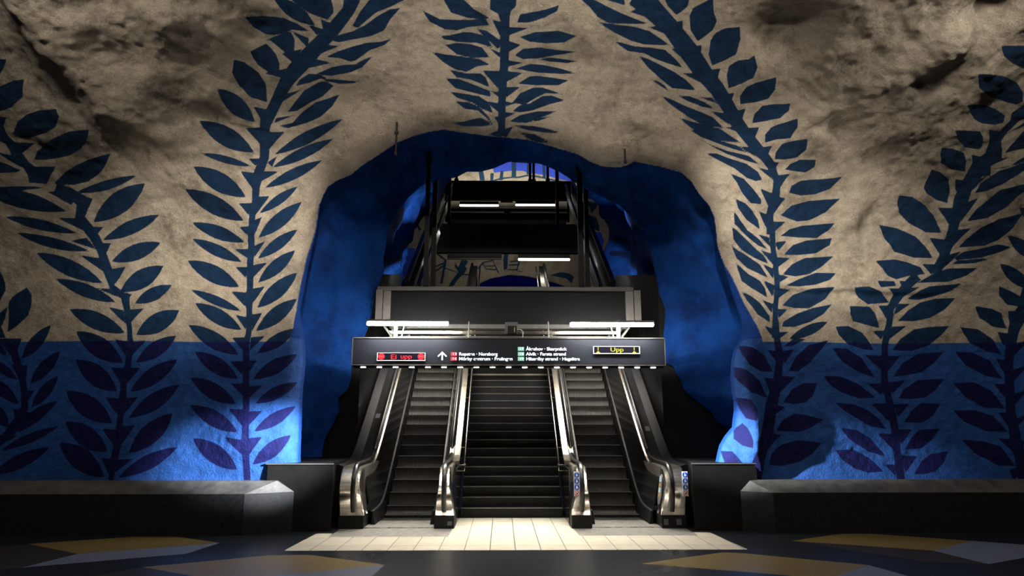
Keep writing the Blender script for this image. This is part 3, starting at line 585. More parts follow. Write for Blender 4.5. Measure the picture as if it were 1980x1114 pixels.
1154,778 1201,781 1245,762 1275,728 1200,722 1172,744
1137,716 1203,714 1223,693 1238,642 1191,654 1147,665 1138,688
1086,647 1130,649 1179,627 1201,596 1216,567 1179,572 1128,588 1098,619
1072,576 1124,574 1168,545 1210,475 1157,495 1105,530
1336,740 1376,767 1413,783 1533,795 1499,770 1440,753 1383,739
1300,666 1337,701 1386,730 1440,744 1513,747 1474,708 1419,679 1359,666
1276,569 1307,607 1356,639 1411,647 1484,652 1444,616 1400,584 1337,565
1269,479 1306,526 1365,557 1450,563 1414,526 1367,495 1309,483
1265,775 1316,774 1299,744
1235,718 1284,718 1262,673
1214,633 1262,635 1241,604
1381,781 1336,776 1310,740
1350,725 1301,724 1286,685
1330,650 1278,647 1268,604
1181,553 1241,549 1230,502
1302,549 1255,549 1253,499
1236,799 1291,798 1292,786 1246,783
1656,786 1692,768 1729,744 1718,715 1681,722 1658,754
1577,720 1630,711 1661,695 1673,641 1630,648 1590,680
1519,649 1581,641 1623,604 1646,553 1598,566 1548,593
1492,564 1551,562 1605,534 1636,472 1581,484 1521,519
1681,702 1731,697 1685,651
1639,632 1681,623 1655,581
1625,542 1661,534 1646,487
1180,458 1230,454 1224,418
1306,468 1249,460 1248,426
1365,832 1328,801 1296,767 1266,713 1261,660 1242,585 1223,437 1245,437 1264,583 1282,656 1289,704 1327,750 1348,779 1385,805
1709,713 1678,649 1657,566 1637,437 1666,437 1686,564 1711,636 1749,689
1039,483 1093,481 1149,458 1204,410 1148,408 1089,431 1055,454
1276,408 1300,438 1351,469 1444,474 1403,434 1369,412 1322,406
1286,330 1313,366 1351,393 1414,391 1383,351 1345,329
1277,243 1301,280 1331,306 1399,310 1368,273 1331,247
1291,167 1322,207 1357,229 1415,239 1390,200 1360,175 1321,166
1066,395 1130,389 1173,370 1206,340 1225,308 1172,317 1130,344 1091,370
1070,313 1123,306 1166,280 1211,221 1156,236 1121,258 1092,280
1043,242 1103,244 1152,218 1193,175 1140,171 1096,186 1061,211
1183,458 1233,457 1236,419
1306,465 1253,463 1259,423
1186,391 1240,393 1236,332
1312,391 1259,389 1269,347
1192,295 1242,293 1238,243
1308,308 1263,308 1267,258
1198,198 1238,196 1229,160
1314,223 1259,225 1263,171
1469,458 1540,462 1592,435 1628,374 1561,378 1505,412
1450,368 1527,370 1584,351 1621,299 1550,302 1485,332
1463,275 1536,269 1585,254 1620,191 1564,194 1499,232
1604,458 1648,454 1633,412
1601,362 1645,362 1625,317
1583,280 1631,277 1629,225
1228,470 1233,409 1239,334 1239,260 1230,145 1257,148 1263,263 1265,338 1256,414 1251,475
1642,469 1629,372 1621,277 1622,145 1663,154 1656,284 1658,375 1673,470
1704,1413 1724,1476 1736,1552 1719,1650 1697,1659 1697,1570 1688,1497 1659,1440
1749,1397 1768,1393 1781,1394 1798,1395 1814,1399 1827,1405 1842,1413 1853,1423 1857,1438 1837,1442 1819,1442 1802,1441 1788,1437 1778,1430 1767,1421 1758,1410
1683,1441 1672,1460 1663,1475 1650,1489 1638,1500 1626,1509 1607,1519 1589,1526 1566,1533 1581,1514 1592,1498 1608,1483 1620,1471 1632,1462 1646,1454 1662,1447
1762,1470 1780,1467 1798,1466 1816,1467 1831,1471 1841,1478 1853,1486 1867,1495 1876,1507 1852,1512 1832,1514 1815,1513 1801,1509 1789,1503 1778,1494 1768,1484
1703,1511 1693,1528 1680,1544 1659,1561 1645,1573 1630,1583 1617,1590 1601,1596 1581,1602 1591,1585 1603,1570 1615,1557 1631,1543 1647,1533 1664,1524 1685,1516
1771,1551 1791,1547 1812,1545 1829,1546 1846,1549 1858,1555 1869,1563 1877,1573 1883,1586 1865,1589 1846,1590 1827,1590 1809,1588 1793,1584 1781,1576 1776,1565
1698,1596 1687,1613 1676,1628 1666,1640 1655,1650 1640,1659 1617,1671 1593,1681 1573,1687 1588,1668 1603,1652 1619,1637 1635,1624 1648,1615 1663,1608 1679,1602
1639,186 1663,187 1686,191 1707,197 1727,206 1745,218 1764,233 1780,250 1796,271 1772,270 1749,266 1729,260 1709,250 1691,238 1672,224 1654,206
1598,180 1664,199 1607,148
1655,264 1680,265 1702,269 1722,275 1741,284 1761,296 1779,311 1796,329 1813,350 1789,349 1766,345 1745,339 1724,329 1706,317 1687,302 1672,285
1614,257 1681,277 1621,225
1672,343 1696,344 1716,348 1738,354 1759,364 1777,376 1798,392 1815,409 1833,431 1807,430 1784,426 1760,419 1741,410 1722,397 1705,382 1688,364
1633,337 1697,357 1638,303
1689,424 1713,425 1733,429 1755,435 1777,445 1799,458 1818,473 1835,492 1852,513 1827,513 1804,509 1781,502 1759,492 1740,479 1722,464 1705,446
1649,418 1714,438 1655,384
1705,507 1728,507 1751,511 1773,518 1792,527 1812,540 1830,556 1848,575 1861,596 1836,595 1812,591 1788,584 1768,575 1751,562 1736,547 1720,528
1664,500 1731,520 1671,465
1712,589 1736,590 1758,594 1780,601 1801,610 1821,623 1839,639 1856,658 1870,680 1846,679 1821,675 1797,668 1777,658 1759,645 1743,630 1727,611
1674,583 1738,603 1683,548
1746,698 1766,803 1794,927 1828,1054 1806,1062 1773,936 1738,812 1709,708
1780,772 1801,769 1818,770 1835,773 1851,779 1870,788 1885,800 1898,815 1912,832 1886,834 1868,834 1848,830 1831,824 1816,815 1803,803 1791,789
1758,772 1751,791 1742,807 1732,822 1720,834 1706,844 1690,852 1672,857 1654,861 1660,842 1671,825 1682,811 1695,799 1707,789 1721,781 1739,775
1803,869 1821,866 1841,867 1860,871 1879,877 1895,886 1910,898 1924,913 1934,931 1910,933 1891,932 1870,929 1852,922 1839,913 1823,901 1812,887
1778,869 1769,888 1761,905 1751,919 1736,932 1723,942 1708,949 1687,955 1667,958 1679,939 1692,923 1701,908 1711,896 1725,885 1740,878 1758,872
1829,968 1849,965 1871,966 1890,969 1906,976 1920,985 1935,997 1945,1011 1955,1029 1933,1032 1912,1031 1890,1028 1873,1021 1861,1012 1850,1000 1837,985
1807,968 1797,987 1784,1003 1772,1018 1759,1030 1739,1041 1723,1048 1708,1053 1689,1056 1699,1037 1712,1021 1726,1006 1738,994 1754,984 1770,976 1789,971
-1682,196 -1697,215 -1713,231 -1728,244 -1744,255 -1763,263 -1781,268 -1802,270 -1825,270 -1811,251 -1797,235 -1779,222 -1763,211 -1744,203 -1724,198 -1703,196
-1701,276 -1714,295 -1727,311 -1742,325 -1758,336 -1776,344 -1796,349 -1816,352 -1835,351 -1824,332 -1811,316 -1795,302 -1778,291 -1761,283 -1741,278 -1723,276
-1713,358 -1727,377 -1742,393 -1757,407 -1775,418 -1792,426 -1810,432 -1830,434 -1851,434 -1838,414 -1823,398 -1809,384 -1794,373 -1776,365 -1756,360 -1736,357
-1728,440 -1742,460 -1756,477 -1771,491 -1789,502 -1807,510 -1827,516 -1847,518 -1868,518 -1856,498 -1840,481 -1824,467 -1807,456 -1789,448 -1770,443 -1750,440
-1742,525 -1755,545 -1769,561 -1786,576 -1802,587 -1822,596 -1842,601 -1864,604 -1885,603 -1872,583 -1857,566 -1841,552 -1823,540 -1803,532 -1785,527 -1762,524
-1756,610 -1768,630 -1784,648 -1801,662 -1818,674 -1837,682 -1856,688 -1876,690 -1897,689 -1886,669 -1872,652 -1856,638 -1839,626 -1820,618 -1799,612 -1778,610"""
RING1=[[-3.67,0.023],[-3.664,0.58],[-3.645,0.92],[-3.606,1.272],[-3.475,1.552],[-3.332,1.833],[-3.346,2.118],[-3.165,2.276],[-3.105,2.474],[-3.088,2.744],[-2.919,3.016],[-2.812,3.342],[-2.731,3.578],[-2.686,3.983],[-2.615,4.255],[-2.544,4.572],[-2.557,4.892],[-2.483,5.432],[-2.358,5.761],[-2.107,6.149],[-1.797,6.407],[-1.374,6.522],[-1.162,6.568],[-0.897,6.694],[-0.629,6.684],[-0.309,6.776],[-0.041,6.914],[0.55,6.918],[0.978,6.761],[1.297,6.56],[1.572,6.403],[1.952,6.193],[2.246,6.049],[2.541,5.652],[2.787,5.183],[2.879,4.623],[2.964,4.167],[3.116,3.863],[3.173,3.53],[3.115,3.18],[3.038,2.833],[3.266,2.702],[3.317,2.511],[3.422,2.381],[3.434,2.221],[3.714,1.993],[3.964,1.806],[4.015,1.649],[4.205,1.493],[4.322,1.144],[4.382,0.571],[4.393,0.008]]
RING2=[[-3.353,4.365],[-3.267,4.991],[-3.093,5.865],[-3.027,6.267],[-3.078,6.916],[-2.94,7.574],[-2.731,8.074],[-2.297,8.665],[-1.829,9.434],[-1.026,10.13],[0.035,10.487],[1.263,10.145],[2.069,9.458],[2.545,8.861],[2.86,8.523],[3.038,7.935],[3.088,7.436],[3.089,6.941],[3.017,6.614],[3.082,6.127],[3.237,5.008],[3.327,4.38]]
FAR_BLUE=[[[-0.84,13.55],[-0.53,12.29],[0.11,12.39],[0.64,12.39],[0.86,12.32],[1.5,12.25],[2.04,12.12],[2.59,11.99],[3.24,11.9],[3.12,13.58]],[[3.73,9.76],[4.04,9.74],[4.18,9.41],[4.12,9.06],[3.78,9.06]],[[-4.4,9.07],[-3.89,9.0],[-3.94,8.14],[-4.37,7.69]],[[-1.61,6.47],[-1.62,6.91],[-1.29,7.31],[-1.08,7.51],[-0.64,7.72],[0.13,7.88],[0.9,7.81],[1.45,7.68],[2.0,7.55],[2.55,7.35],[2.98,6.92],[2.97,6.48]]]
FAR_STROKES=[[[-1.17,12.38],[-0.98,12.38],[-0.9,11.92],[-1.12,11.92]],[[-0.68,12.27],[-0.53,12.27],[-0.58,11.88],[-0.69,11.88]],[[-0.26,12.38],[-0.13,12.38],[-0.17,11.97],[-0.32,11.97]],[[0.19,12.85],[0.38,12.85],[0.39,12.09],[0.2,12.11]],[[0.84,12.85],[1.01,12.85],[0.99,12.25],[0.82,12.25]],[[1.44,12.86],[1.56,12.86],[1.64,12.1],[1.51,12.12]],[[2.02,12.63],[2.13,12.63],[2.2,11.94],[2.12,11.94]],[[-0.74,11.85],[-0.25,12.01],[0.22,12.08],[0.5,12.08],[0.86,12.17],[1.29,12.13],[1.72,12.04],[2.37,11.91],[2.38,11.98],[1.73,12.11],[1.29,12.2],[0.86,12.24],[0.49,12.15],[0.21,12.14],[-0.26,12.08],[-0.76,11.91]],[[3.2,11.44],[3.36,11.35],[3.84,11.18],[3.85,11.08],[3.37,11.2],[3.21,11.24]],[[3.22,11.12],[3.38,11.08],[3.81,10.98],[3.86,10.88],[3.6,10.56],[3.57,10.75],[3.42,10.95]],[[3.46,10.52],[3.84,10.36],[3.97,10.0],[3.98,9.76],[3.74,9.88],[3.53,10.12]],[[-3.83,9.99],[-3.75,10.03],[-3.62,9.81],[-3.72,9.75]],[[-2.97,8.73],[-2.64,8.5],[-2.8,7.47],[-2.69,7.45],[-2.54,8.51],[-2.92,8.8]],[[-3.09,8.15],[-2.58,8.35],[-2.6,8.43],[-3.11,8.22]],[[-3.07,7.91],[-2.57,8.28],[-2.61,8.34],[-3.11,7.98]],[[-2.2,8.55],[-2.16,8.35],[-2.05,8.18],[-2.0,8.29],[-1.93,8.5],[-1.67,8.5],[-1.64,8.38],[-1.76,8.24],[-1.67,8.12],[-1.78,7.94],[-2.09,7.61],[-2.23,7.38],[-2.49,7.26],[-2.35,7.55],[-2.04,8.0],[-2.19,8.2]],[[-0.14,8.56],[-0.08,8.91],[0.09,8.91],[0.07,8.68],[0.04,8.15],[-0.11,8.09]],[[1.83,7.86],[2.3,8.01],[2.67,7.95],[2.87,7.81],[2.78,7.51],[2.52,7.75]],[[-2.75,8.18],[-2.11,7.94],[-2.09,7.99],[-2.73,8.23]],[[-1.18,8.1],[-0.99,8.39],[-0.58,8.49],[-0.51,8.29],[-0.37,7.96],[-0.31,7.99],[-0.46,8.31],[-0.57,8.55],[-1.02,8.44],[-1.23,8.14]],[[-1.03,8.37],[-0.9,8.11],[-0.43,8.08],[-0.42,8.14],[-0.88,8.16],[-0.98,8.4]],[[-0.89,8.23],[-0.48,8.26],[-0.49,8.31],[-0.89,8.28]],[[0.16,8.42],[0.65,8.48],[0.64,8.54],[0.15,8.48]],[[0.1,8.27],[0.56,8.3],[0.56,8.36],[0.09,8.33]],[[0.04,8.08],[0.5,8.08],[0.5,8.14],[0.04,8.14]],[[0.53,8.53],[0.41,8.06],[0.67,7.98],[0.68,8.04],[0.47,8.07],[0.59,8.51]],[[-1.9,7.85],[-1.4,7.82],[-1.21,8.07],[-1.26,8.11],[-1.42,7.89],[-1.9,7.91]]]
LIMBS=[([(20,72),(24,95),(22,120),(28,150)],.10),([(40,75),(42,110),(50,140)],.08),([(60,74),(58,110),(66,150)],.07),([(278,72),(272,100),(276,150)],.10),([(262,74),(256,110),(248,150)],.07),([(240,72),(246,110),(240,150)],.07)]
def step_ridge(u,v,pts,amp,w_up,w_dn,fade=.5):
    # a fold in the rock: full height on the line, fading one way over w_up and falling away the other over w_dn
    P=np.array(pts,float);best=np.full(np.shape(u),1e9);side=np.zeros(np.shape(u));tt=np.zeros(np.shape(u))
    for i in range(len(P)-1):
        ax,ay=P[i];bx,by=P[i+1];ex,ey=bx-ax,by-ay;L=ex*ex+ey*ey;t=np.clip(((u-ax)*ex+(v-ay)*ey)/L,0,1)
        d=np.hypot(u-ax-t*ex,v-ay-t*ey);c=(ex*(v-ay)-ey*(u-ax));m=d<best
        best=np.where(m,d,best);side=np.where(m,np.sign(c),side);tt=np.where(m,(i+t)/(len(P)-1),tt)
    env=np.clip(tt*6,0,1)*np.clip((1-tt)*6,0,1);env=.15+.85*env
    return amp*env*np.where(side>0,np.exp(-(best/w_up)**2),np.exp(-(best/w_dn)**2))
def BUMPS(u,v):
    u0,v0=u,v;u=u+.28*vnoise(u0/.8,v0/.8,31)+.10*vnoise(u0/.3,v0/.3,33);v=v+.28*vnoise(u0/.8,v0/.8,32)+.10*vnoise(u0/.3,v0/.3,34)
    D=step_ridge(u,v,[(-7.1,9.2),(-6.95,8.3),(-6.75,7.6),(-6.4,6.95),(-5.6,6.6),(-4.9,6.5)],.34,.9,.32)
    D=D+step_ridge(u,v,[(5.1,6.8),(5.6,7.25),(6.1,7.7),(6.7,8.4)],.20,.35,.42)
    D=D+step_ridge(u,v,[(6.0,6.7),(6.9,7.1),(7.9,7.7)],.10,.3,.3)
    D=D+step_ridge(u,v,[(4.3,3.95),(5.3,3.93),(6.3,3.85),(7.4,3.8)],.07,.35,.06)
    for cu,cv,su,sv,a in ((-5.0,8.3,.45,.35,.22),(-5.7,7.6,.5,.4,-.12),(-4.6,7.1,.25,.5,.16),(-5.6,5.4,.35,.3,-.16),(4.3,8.1,.7,.4,-.25),(7.1,8.5,.45,.5,-.45),(5.2,6.55,.22,.18,-.22),(5.75,5.1,.2,.5,.14),
      (2.0,6.6,.35,.2,.10),(-2.4,6.9,.5,.3,-.10),(-3.9,5.5,.4,.4,-.08),(1.0,7.4,.5,.4,-.1),(3.88,1.5,.20,1.2,.30),(4.35,1.2,.26,1.3,-.16),(-4.35,1.4,.5,1.,.14),(3.45,5.0,.22,.6,.14)):
        D=D+bump(u,v,cu,cv,su,sv,a)
    return D
def hsh(i,j,s):
    v=np.sin(i*127.1+j*311.7+s*74.7)*43758.5453
    return v-np.floor(v)
def vnoise(x,y,s=0):
    i=np.floor(x);j=np.floor(y);a=x-i;b=y-j;a=a*a*(3-2*a);b=b*b*(3-2*b)
    return (hsh(i,j,s)*(1-a)+hsh(i+1,j,s)*a)*(1-b)+(hsh(i,j+1,s)*(1-a)+hsh(i+1,j+1,s)*a)*b-.5
# the rock face rises from the ledge, then curls over into the hall's vault
def profile(y0,z1,ay,bz,ztop_flat,n=1500):
    t=np.linspace(0,np.pi/2,n);Y=y0-ay*(1-np.cos(t));Z=z1+bz*np.sin(t)
    Y=np.concatenate([[y0],Y,[Y[-1]-ztop_flat]]);Z=np.concatenate([[0.],Z,[Z[-1]]])
    v=np.concatenate([[0],np.cumsum(np.hypot(np.diff(Y),np.diff(Z)))])
    return v,Y,Z
PF=profile(11.1,3.6,5.5,4.9,13.)
RM=.3
def seg_sdf(px,py,poly):
    # signed distance to a closed polygon, negative inside
    poly=np.asarray(poly,float);d2=np.full(px.shape,1e9);ins=np.zeros(px.shape,bool);n=len(poly)
    for i in range(n):
        ax,ay=poly[i];bx,by=poly[(i+1)%n];ex,ey=bx-ax,by-ay;L=ex*ex+ey*ey
        if L<1e-12: continue
        t=np.clip(((px-ax)*ex+(py-ay)*ey)/L,0,1)
        d2=np.minimum(d2,(px-ax-t*ex)**2+(py-ay-t*ey)**2)
        if by!=ay: ins^=((ay>py)!=(by>py))&(px<ex*(py-ay)/(by-ay)+ax)
    return np.where(ins,-1,1)*np.sqrt(d2)
def bump(u,v,cu,cv,su,sv,a,rot=0.):
    c,s=np.cos(rot),np.sin(rot);x=(u-cu)*c+(v-cv)*s;y=-(u-cu)*s+(v-cv)*c
    return a*np.exp(-(x/su)**2-(y/sv)**2)
def relief(u,v):
    k=np.clip((v-3.)/3.,0,1);rough=.22+.78*k*np.clip((np.abs(u)-2.8)/1.8,0,1)
    D=.30*vnoise(u/3.1+5,v/2.7,1)+.30*rough*vnoise(u/1.3,v/1.1+9,2)+.15*rough*vnoise(u/.55,v/.5,3)+.062*rough*vnoise(u/.23,v/.21,4)+.030*rough*vnoise(u/.11,v/.10,5)+.014*vnoise(u/.07,v/.065,6)
    D=(D+BUMPS(u,v))*np.clip((v-.6)/.6,.1,1)
    return D
def front(u,v,d):
    # d = distance to the tunnel mouth outline (metres, negative inside)
    Y=np.interp(v,PF[0],PF[1]);Z=np.interp(v,PF[0],PF[2])
    e=1e-2;dy=(np.interp(v+e,PF[0],PF[1])-np.interp(v-e,PF[0],PF[1]));dz=(np.interp(v+e,PF[0],PF[2])-np.interp(v-e,PF[0],PF[2]))
    L=np.hypot(dy,dz);ny=-dz/L;nz=dy/L
    D=relief(u,v)
    dd=np.clip(d,0,RM);push=RM-np.sqrt(np.maximum(RM*RM-(RM-dd)**2,0))+np.clip(-d,0,.3)*5
    return u+0*v,Y+ny*D+push,Z+nz*D
# ------------------------------------------------------------------ rock face with the tunnel mouth
MU=np.array(MOUTH);MU[0,1]=MU[-1,1]=-1.5
def field(polys,U,V,reach=.12):
    A=np.full(U.shape,reach)
    us=U[0];vs=V[:,0]
    for P in polys:
        P=np.asarray(P,float)
        j0,j1=np.searchsorted(us,[P[:,0].min()-reach,P[:,0].max()+reach]);i0,i1=np.searchsorted(vs,[P[:,1].min()-reach,P[:,1].max()+reach])
        if j1<=j0 or i1<=i0: continue
        sl=(slice(i0,i1),slice(j0,j1));A[sl]=np.minimum(A[sl],seg_sdf(U[sl],V[sl],P))
    return A
us=np.concatenate([np.arange(-11.,-9.2,.12),np.arange(-9.2,9.2,.022),np.arange(9.2,11.,.12)])
vs=np.concatenate([np.arange(.35,8.75,.022),np.arange(8.75,10.6,.08),np.arange(10.6,PF[0][-1],.3)])
U,V=np.meshgrid(us,vs)
dm=field([MU],U,V,1.2)
far_=dm>=1.2
gu=np.gradient(dm,us,axis=1);gv=np.gradient(dm,vs,axis=0);gl=np.maximum(np.hypot(gu,gv),.2)
snap=(dm<0)&(dm>-.05);US=np.where(snap,U-dm*gu/gl**2,U);VS=np.where(snap,V-dm*gv/gl**2,V)
X,Y,Z=front(US,VS,np.where(snap,0,dm))
leafpolys=[np.array([[int(a)*.005 for a in t.split(',')] for t in ln.split()]) for ln in LEAVES.split('\n')]
leaf=field(leafpolys,U,V,.12)
band=V-(2.965+.012*np.sin(U*1.7)+.0*U)
tp=field([np.array(TUNNEL_PAINT)],U,V,.5)
zone=np.where(U>3.95,band,band)
zone=np.minimum(zone,np.where(band>-.05,tp,zone))
dark=lambda U,V: np.clip((V-3.6)/2.4,0,1)*np.clip((np.abs(U)-2.6)/2.2,0,1)
tun=np.where(V<3.0,dm+.0,tp)
R=gridmesh('wall_front',X,Y,Z,dm>=0,[M_FRONT],{'leaf':leaf,'zone':zone,'tun':np.where(V<3.02,np.minimum(dm-.02,.5),tp),'rough':dark(U,V)},flip=False)
tag(R,kind='structure')
# ------------------------------------------------------------------ tunnel behind the mouth: a loft through measured sections
def resample(P,n):
    P=np.asarray(P,float);d=np.concatenate([[0],np.cumsum(np.linalg.norm(np.diff(P,axis=0),axis=1))]);t=np.linspace(0,d[-1],n)
    return np.stack([np.interp(t,d,P[:,k]) for k in range(P.shape[1])],1)
NR=300
MO=np.array(MOUTH);x0,y0,z0=front(MO[:,0],MO[:,1],np.full(len(MO),0.))
c0=np.array([0,0,2.5])
m0=np.stack([x0,y0-.03,z0],1);out_=np.stack([x0,0*x0,z0-2.5],1);out_/=np.linalg.norm(out_,axis=1)[:,None]
ring0=resample(m0+out_*.012,NR)
def ringY(P,Yv,n=NR):
    P=np.asarray(P,float);return resample(np.stack([P[:,0],np.full(len(P),Yv),P[:,1]],1),n)
ring1=ringY(RING1,13.2);ring2=ringY(RING2,20.)
ring3=ring2.copy();ring3[:,1]=24.;ring3[:,0]*=1.9;ring3[:,2]=5+(ring3[:,2]-5)*1.25
def loft(a,b,n,bul):
    S=np.linspace(0,1,n);out=[]
    for s_ in S:
        w=s_*s_*(3-2*s_)*.35+s_*.65;p=a*(1-w)+b*w;c=p.mean(0);c[2]=p[:,2].max()*.45;o=p-c;o[:,1]=0;L=np.linalg.norm(o,axis=1)[:,None]
        out.append(p+o/np.maximum(L,.3)*bul*np.sin(pi*s_))
    return out
rows=loft(ring0,ring1,70,.75)[:-1]+loft(ring1,ring2,90,.30)[:-1]+loft(ring2,ring3,20,.1)
T=np.array(rows);ss=np.arange(T.shape[0])[:,None]+np.zeros(NR);kk=np.arange(NR)[None,:]+np.zeros((T.shape[0],1))
c=T.mean(1,keepdims=True);c[...,2]=T[...,2].max(1,keepdims=True)*.45;o=T-c;o[...,1]=0;o/=np.maximum(np.linalg.norm(o,axis=2,keepdims=True),.3)
amp=2.0*np.minimum(1,np.minimum(ss/12.,1))*np.where(np.abs(ss-69)<8,np.abs(ss-69)/8*.8+.2,1)
disp=(.34*vnoise(kk/26.,T[...,1]/1.1,11)+.16*vnoise(kk/9.,T[...,1]/.6,12)+.05*vnoise(kk/3.,T[...,1]/.25,13))*amp
T=T+o*disp[...,None]
low=(T[...,1]>13.5)&(T[...,2]<5.75);T[...,0]=np.where(low,np.sign(T[...,0])*np.maximum(np.abs(T[...,0]),3.12),T[...,0])
# dark painted tree limbs on the inner walls
pr=[]
KS=lambda pts,w:pts
br=np.full(T.shape[:2],.2)
def limb(pts,w):
    P=np.array(pts,float)
    for i in range(len(P)-1):
        ax,ay=P[i];bx,by=P[i+1];ex,ey=bx-ax,by-ay;t=np.clip(((kk-ax)*ex+(ss-ay)*ey)/(ex*ex+ey*ey),0,1)
        d=np.hypot((kk-ax-t*ex)*.055,(ss-ay-t*ey)*.075)-w;br[:]=np.minimum(br,d)
for pts,w in LIMBS: limb(pts,w)
tn=gridmesh('wall_tunnel',T[...,0],T[...,1],T[...,2],np.ones(T.shape[:2],bool),[M_TUN],{'leaf':br,'rough':np.full(br.shape,.15)})
tag(tn,kind='structure')
# ------------------------------------------------------------------ upper hall beyond
PF2=profile(28.,8.,7.,6.,3.)
us2=np.arange(-8,8,.04);vs2=np.arange(4.4,18.5,.04);U2,V2=np.meshgrid(us2,vs2)
bl=field(FAR_BLUE,U2,V2,.2);sk=field(FAR_STROKES,U2,V2,.2);ar=field([FAR_BLUE[3]],U2,V2,.3)
Y2=np.interp(V2,PF2[0],PF2[1]);Z2=np.interp(V2,PF2[0],PF2[2])
push=(1-np.clip((ar+.12)/.1,0,1))*1.6
D2=.5*vnoise(U2/2.1,V2/2.,21)+.12*vnoise(U2/.7,V2/.7,22)
fw=gridmesh('wall_upper_hall',U2,Y2+push-np.clip(D2,-.3,.3)*.8,Z2,np.ones(U2.shape,bool),[M_FAR],{'leaf':sk,'zone':bl,'rough':np.full(bl.shape,.2)})
tag(fw,kind='structure')
MB().box(-8,8,19.75,29.6,4.85,5.05).build('floor_upper',MF[0]).__setitem__('kind','structure')
# ------------------------------------------------------------------ floor
from mathutils.geometry import delaunay_2d_cdt
fp=[(1,[(-6.71,9.91),(-5.6,10.5),(-4.95,10.5),(-4.1,9.96),(-5.58,9.17)]),(2,[(-4.1,9.96),(-4.2,9.15),(-5.7,8.31),(-5.58,9.17)]),
(1,[(-4.32,8.32),(-3.11,9.03),(-2.6,9.05),(-1.55,8.42),(-3.11,7.6)]),(2,[(-1.55,8.42),(-1.6,7.7),(-3.2,6.9),(-3.11,7.6)]),
(1,[(3.93,10.),(4.92,10.62),(5.39,10.62),(6.48,9.97),(5.45,9.22)]),(2,[(6.48,9.97),(7.2,9.5),(6.6,8.9),(5.55,8.34),(5.45,9.22)]),
(1,[(1.47,8.44),(2.68,9.15),(2.92,9.07),(4.11,8.31),(3.31,7.6)]),(2,[(4.11,8.31),(4.25,7.62),(3.5,6.9),(3.31,7.6)]),
(5,[(-6.71,9.91),(-5.58,9.17),(-5.7,8.31),(-7.6,7.4),(-8.6,8.6)]),(5,[(-4.32,8.32),(-3.11,7.6),(-3.6,6.6),(-5.2,6.9)]),(5,[(3.93,10.),(5.45,9.22),(5.55,8.34),(4.9,8.5)]),
(3,[(-3.03,9.34),(-2.98,10.77),(-2.74,10.77),(-2.72,10.44),(-.97,10.44),(-.93,12.47),(.93,12.47),(.97,10.5),(2.74,10.5),(2.75,10.8),(3.0,10.8),(3.06,9.34)]),
(4,[(-2.72,10.44),(-2.74,12.3),(-.93,12.47),(-.97,10.44)]),(4,[(.97,10.5),(.93,12.47),(2.74,12.3),(2.74,10.5)])]
vv=[Vector(p) for p in ((-11,-7),(11,-7),(11,13.6),(-11,13.6))];ff=[[0,1,2,3]]
for m_,P in fp:
    if sum(P[i-1][0]*P[i][1]-P[i][0]*P[i-1][1] for i in range(len(P)))<0: P=P[::-1]
    ff.append(list(range(len(vv),len(vv)+len(P))));vv+=[Vector(p) for p in P]
r=delaunay_2d_cdt(vv,[],ff,1,1e-5,True)
fm=MB()
for tri,og in zip(r[2],r[5]):
    mi=0
    for k in og:
        if k>0: mi=fp[k-1][0]
    fm.add([(r[0][i].x,r[0][i].y,0) for i in tri],[(0,1,2)],mi)
fl=fm.build('floor',MF,fix=False);tag(fl,kind='structure')
for q in fl.data.polygons:
    if q.normal.z<0: q.flip()
# ------------------------------------------------------------------ stone plinths along the foot of the rock
def plinth(side,yf,xe,xb,lab):
    s=side
    a=[(s*11,yf,0),(s*xe,yf,0),(s*xb,yf+.36,0),(s*xb,11.2,0),(s*11,11.2,0)]
    b=[(x,y,.59) for x,y,z in a]
    c_=[(s*11,yf+.27,.76),(s*(xe+.03),yf+.27,.76),(s*(xb+.26),yf+.30,.76),(s*(xb+.26),11.2,.76),(s*11,11.2,.76)]
    t=empty('stone_plinth',(s*7,10.8,0));tag(t,lab,'plinth',None)
    F=[tuple(range(5)),(5,6,7,8,9)]+[(i,(i+1)%5,5+(i+1)%5,5+i) for i in range(5)]
    MB().add(a+b,F).build('plinth_base',M_STONE,t);MB().add(b+c_,F).build('sloped_cap',M_CAP,t)
    return t
plinth(-1,10.62,4.05,3.42,'long black stone plinth with sloped grey top along the left rock wall')
plinth(1,10.70,3.98,3.46,'long black stone plinth with sloped grey top along the right rock wall')
for s,lab in ((-1,'black block parapet closing the gap left of the escalators'),(1,'black block parapet closing the gap right of the escalators')):
    t=empty('side_parapet',(s*3.3,11.2,0));tag(t,lab,'parapet')
    MB().prism([(s*2.82,10.98),(s*3.86,10.98),(s*3.86,13.2),(s*2.93,13.2),(s*2.93,11.3)],0,1.0).build('parapet_body',M_CLAD,t,.006)
    MB().prism([(s*2.82,10.965),(s*3.88,10.965),(s*3.88,13.2),(s*2.93,13.2),(s*2.93,11.3)],1.0,1.018).build('coping',M_BLACK,t);MB().box(min(s*2.82,s*3.88),max(s*2.82,s*3.88),10.955,10.965,1.0,1.018).build('edge_strip',M_GREY,t)
# shaft cladding
sc_=MB()
for s in (-1,1):
    sc_.add([(s*2.96,13.3,0),(s*5.4,13.3,0),(s*5.4,13.3,4.6),(s*2.96,13.3,4.6),(s*2.96,18.2,0),(s*2.96,18.2,5.68),(s*3.06,18.2,5.68),(s*3.06,13.4,4.6),(s*5.4,13.4,4.6),(s*3.06,18.2,0),(s*3.06,13.4,0),(s*5.4,13.4,0)],
    [(0,1,2,3),(0,3,5,4),(3,7,6,5),(3,2,8,7),(4,5,6,9),(9,6,7,10),(10,7,8,11),(1,11,8,2)])
tag(sc_.build('wall_shaft',M_CLAD),kind='structure')
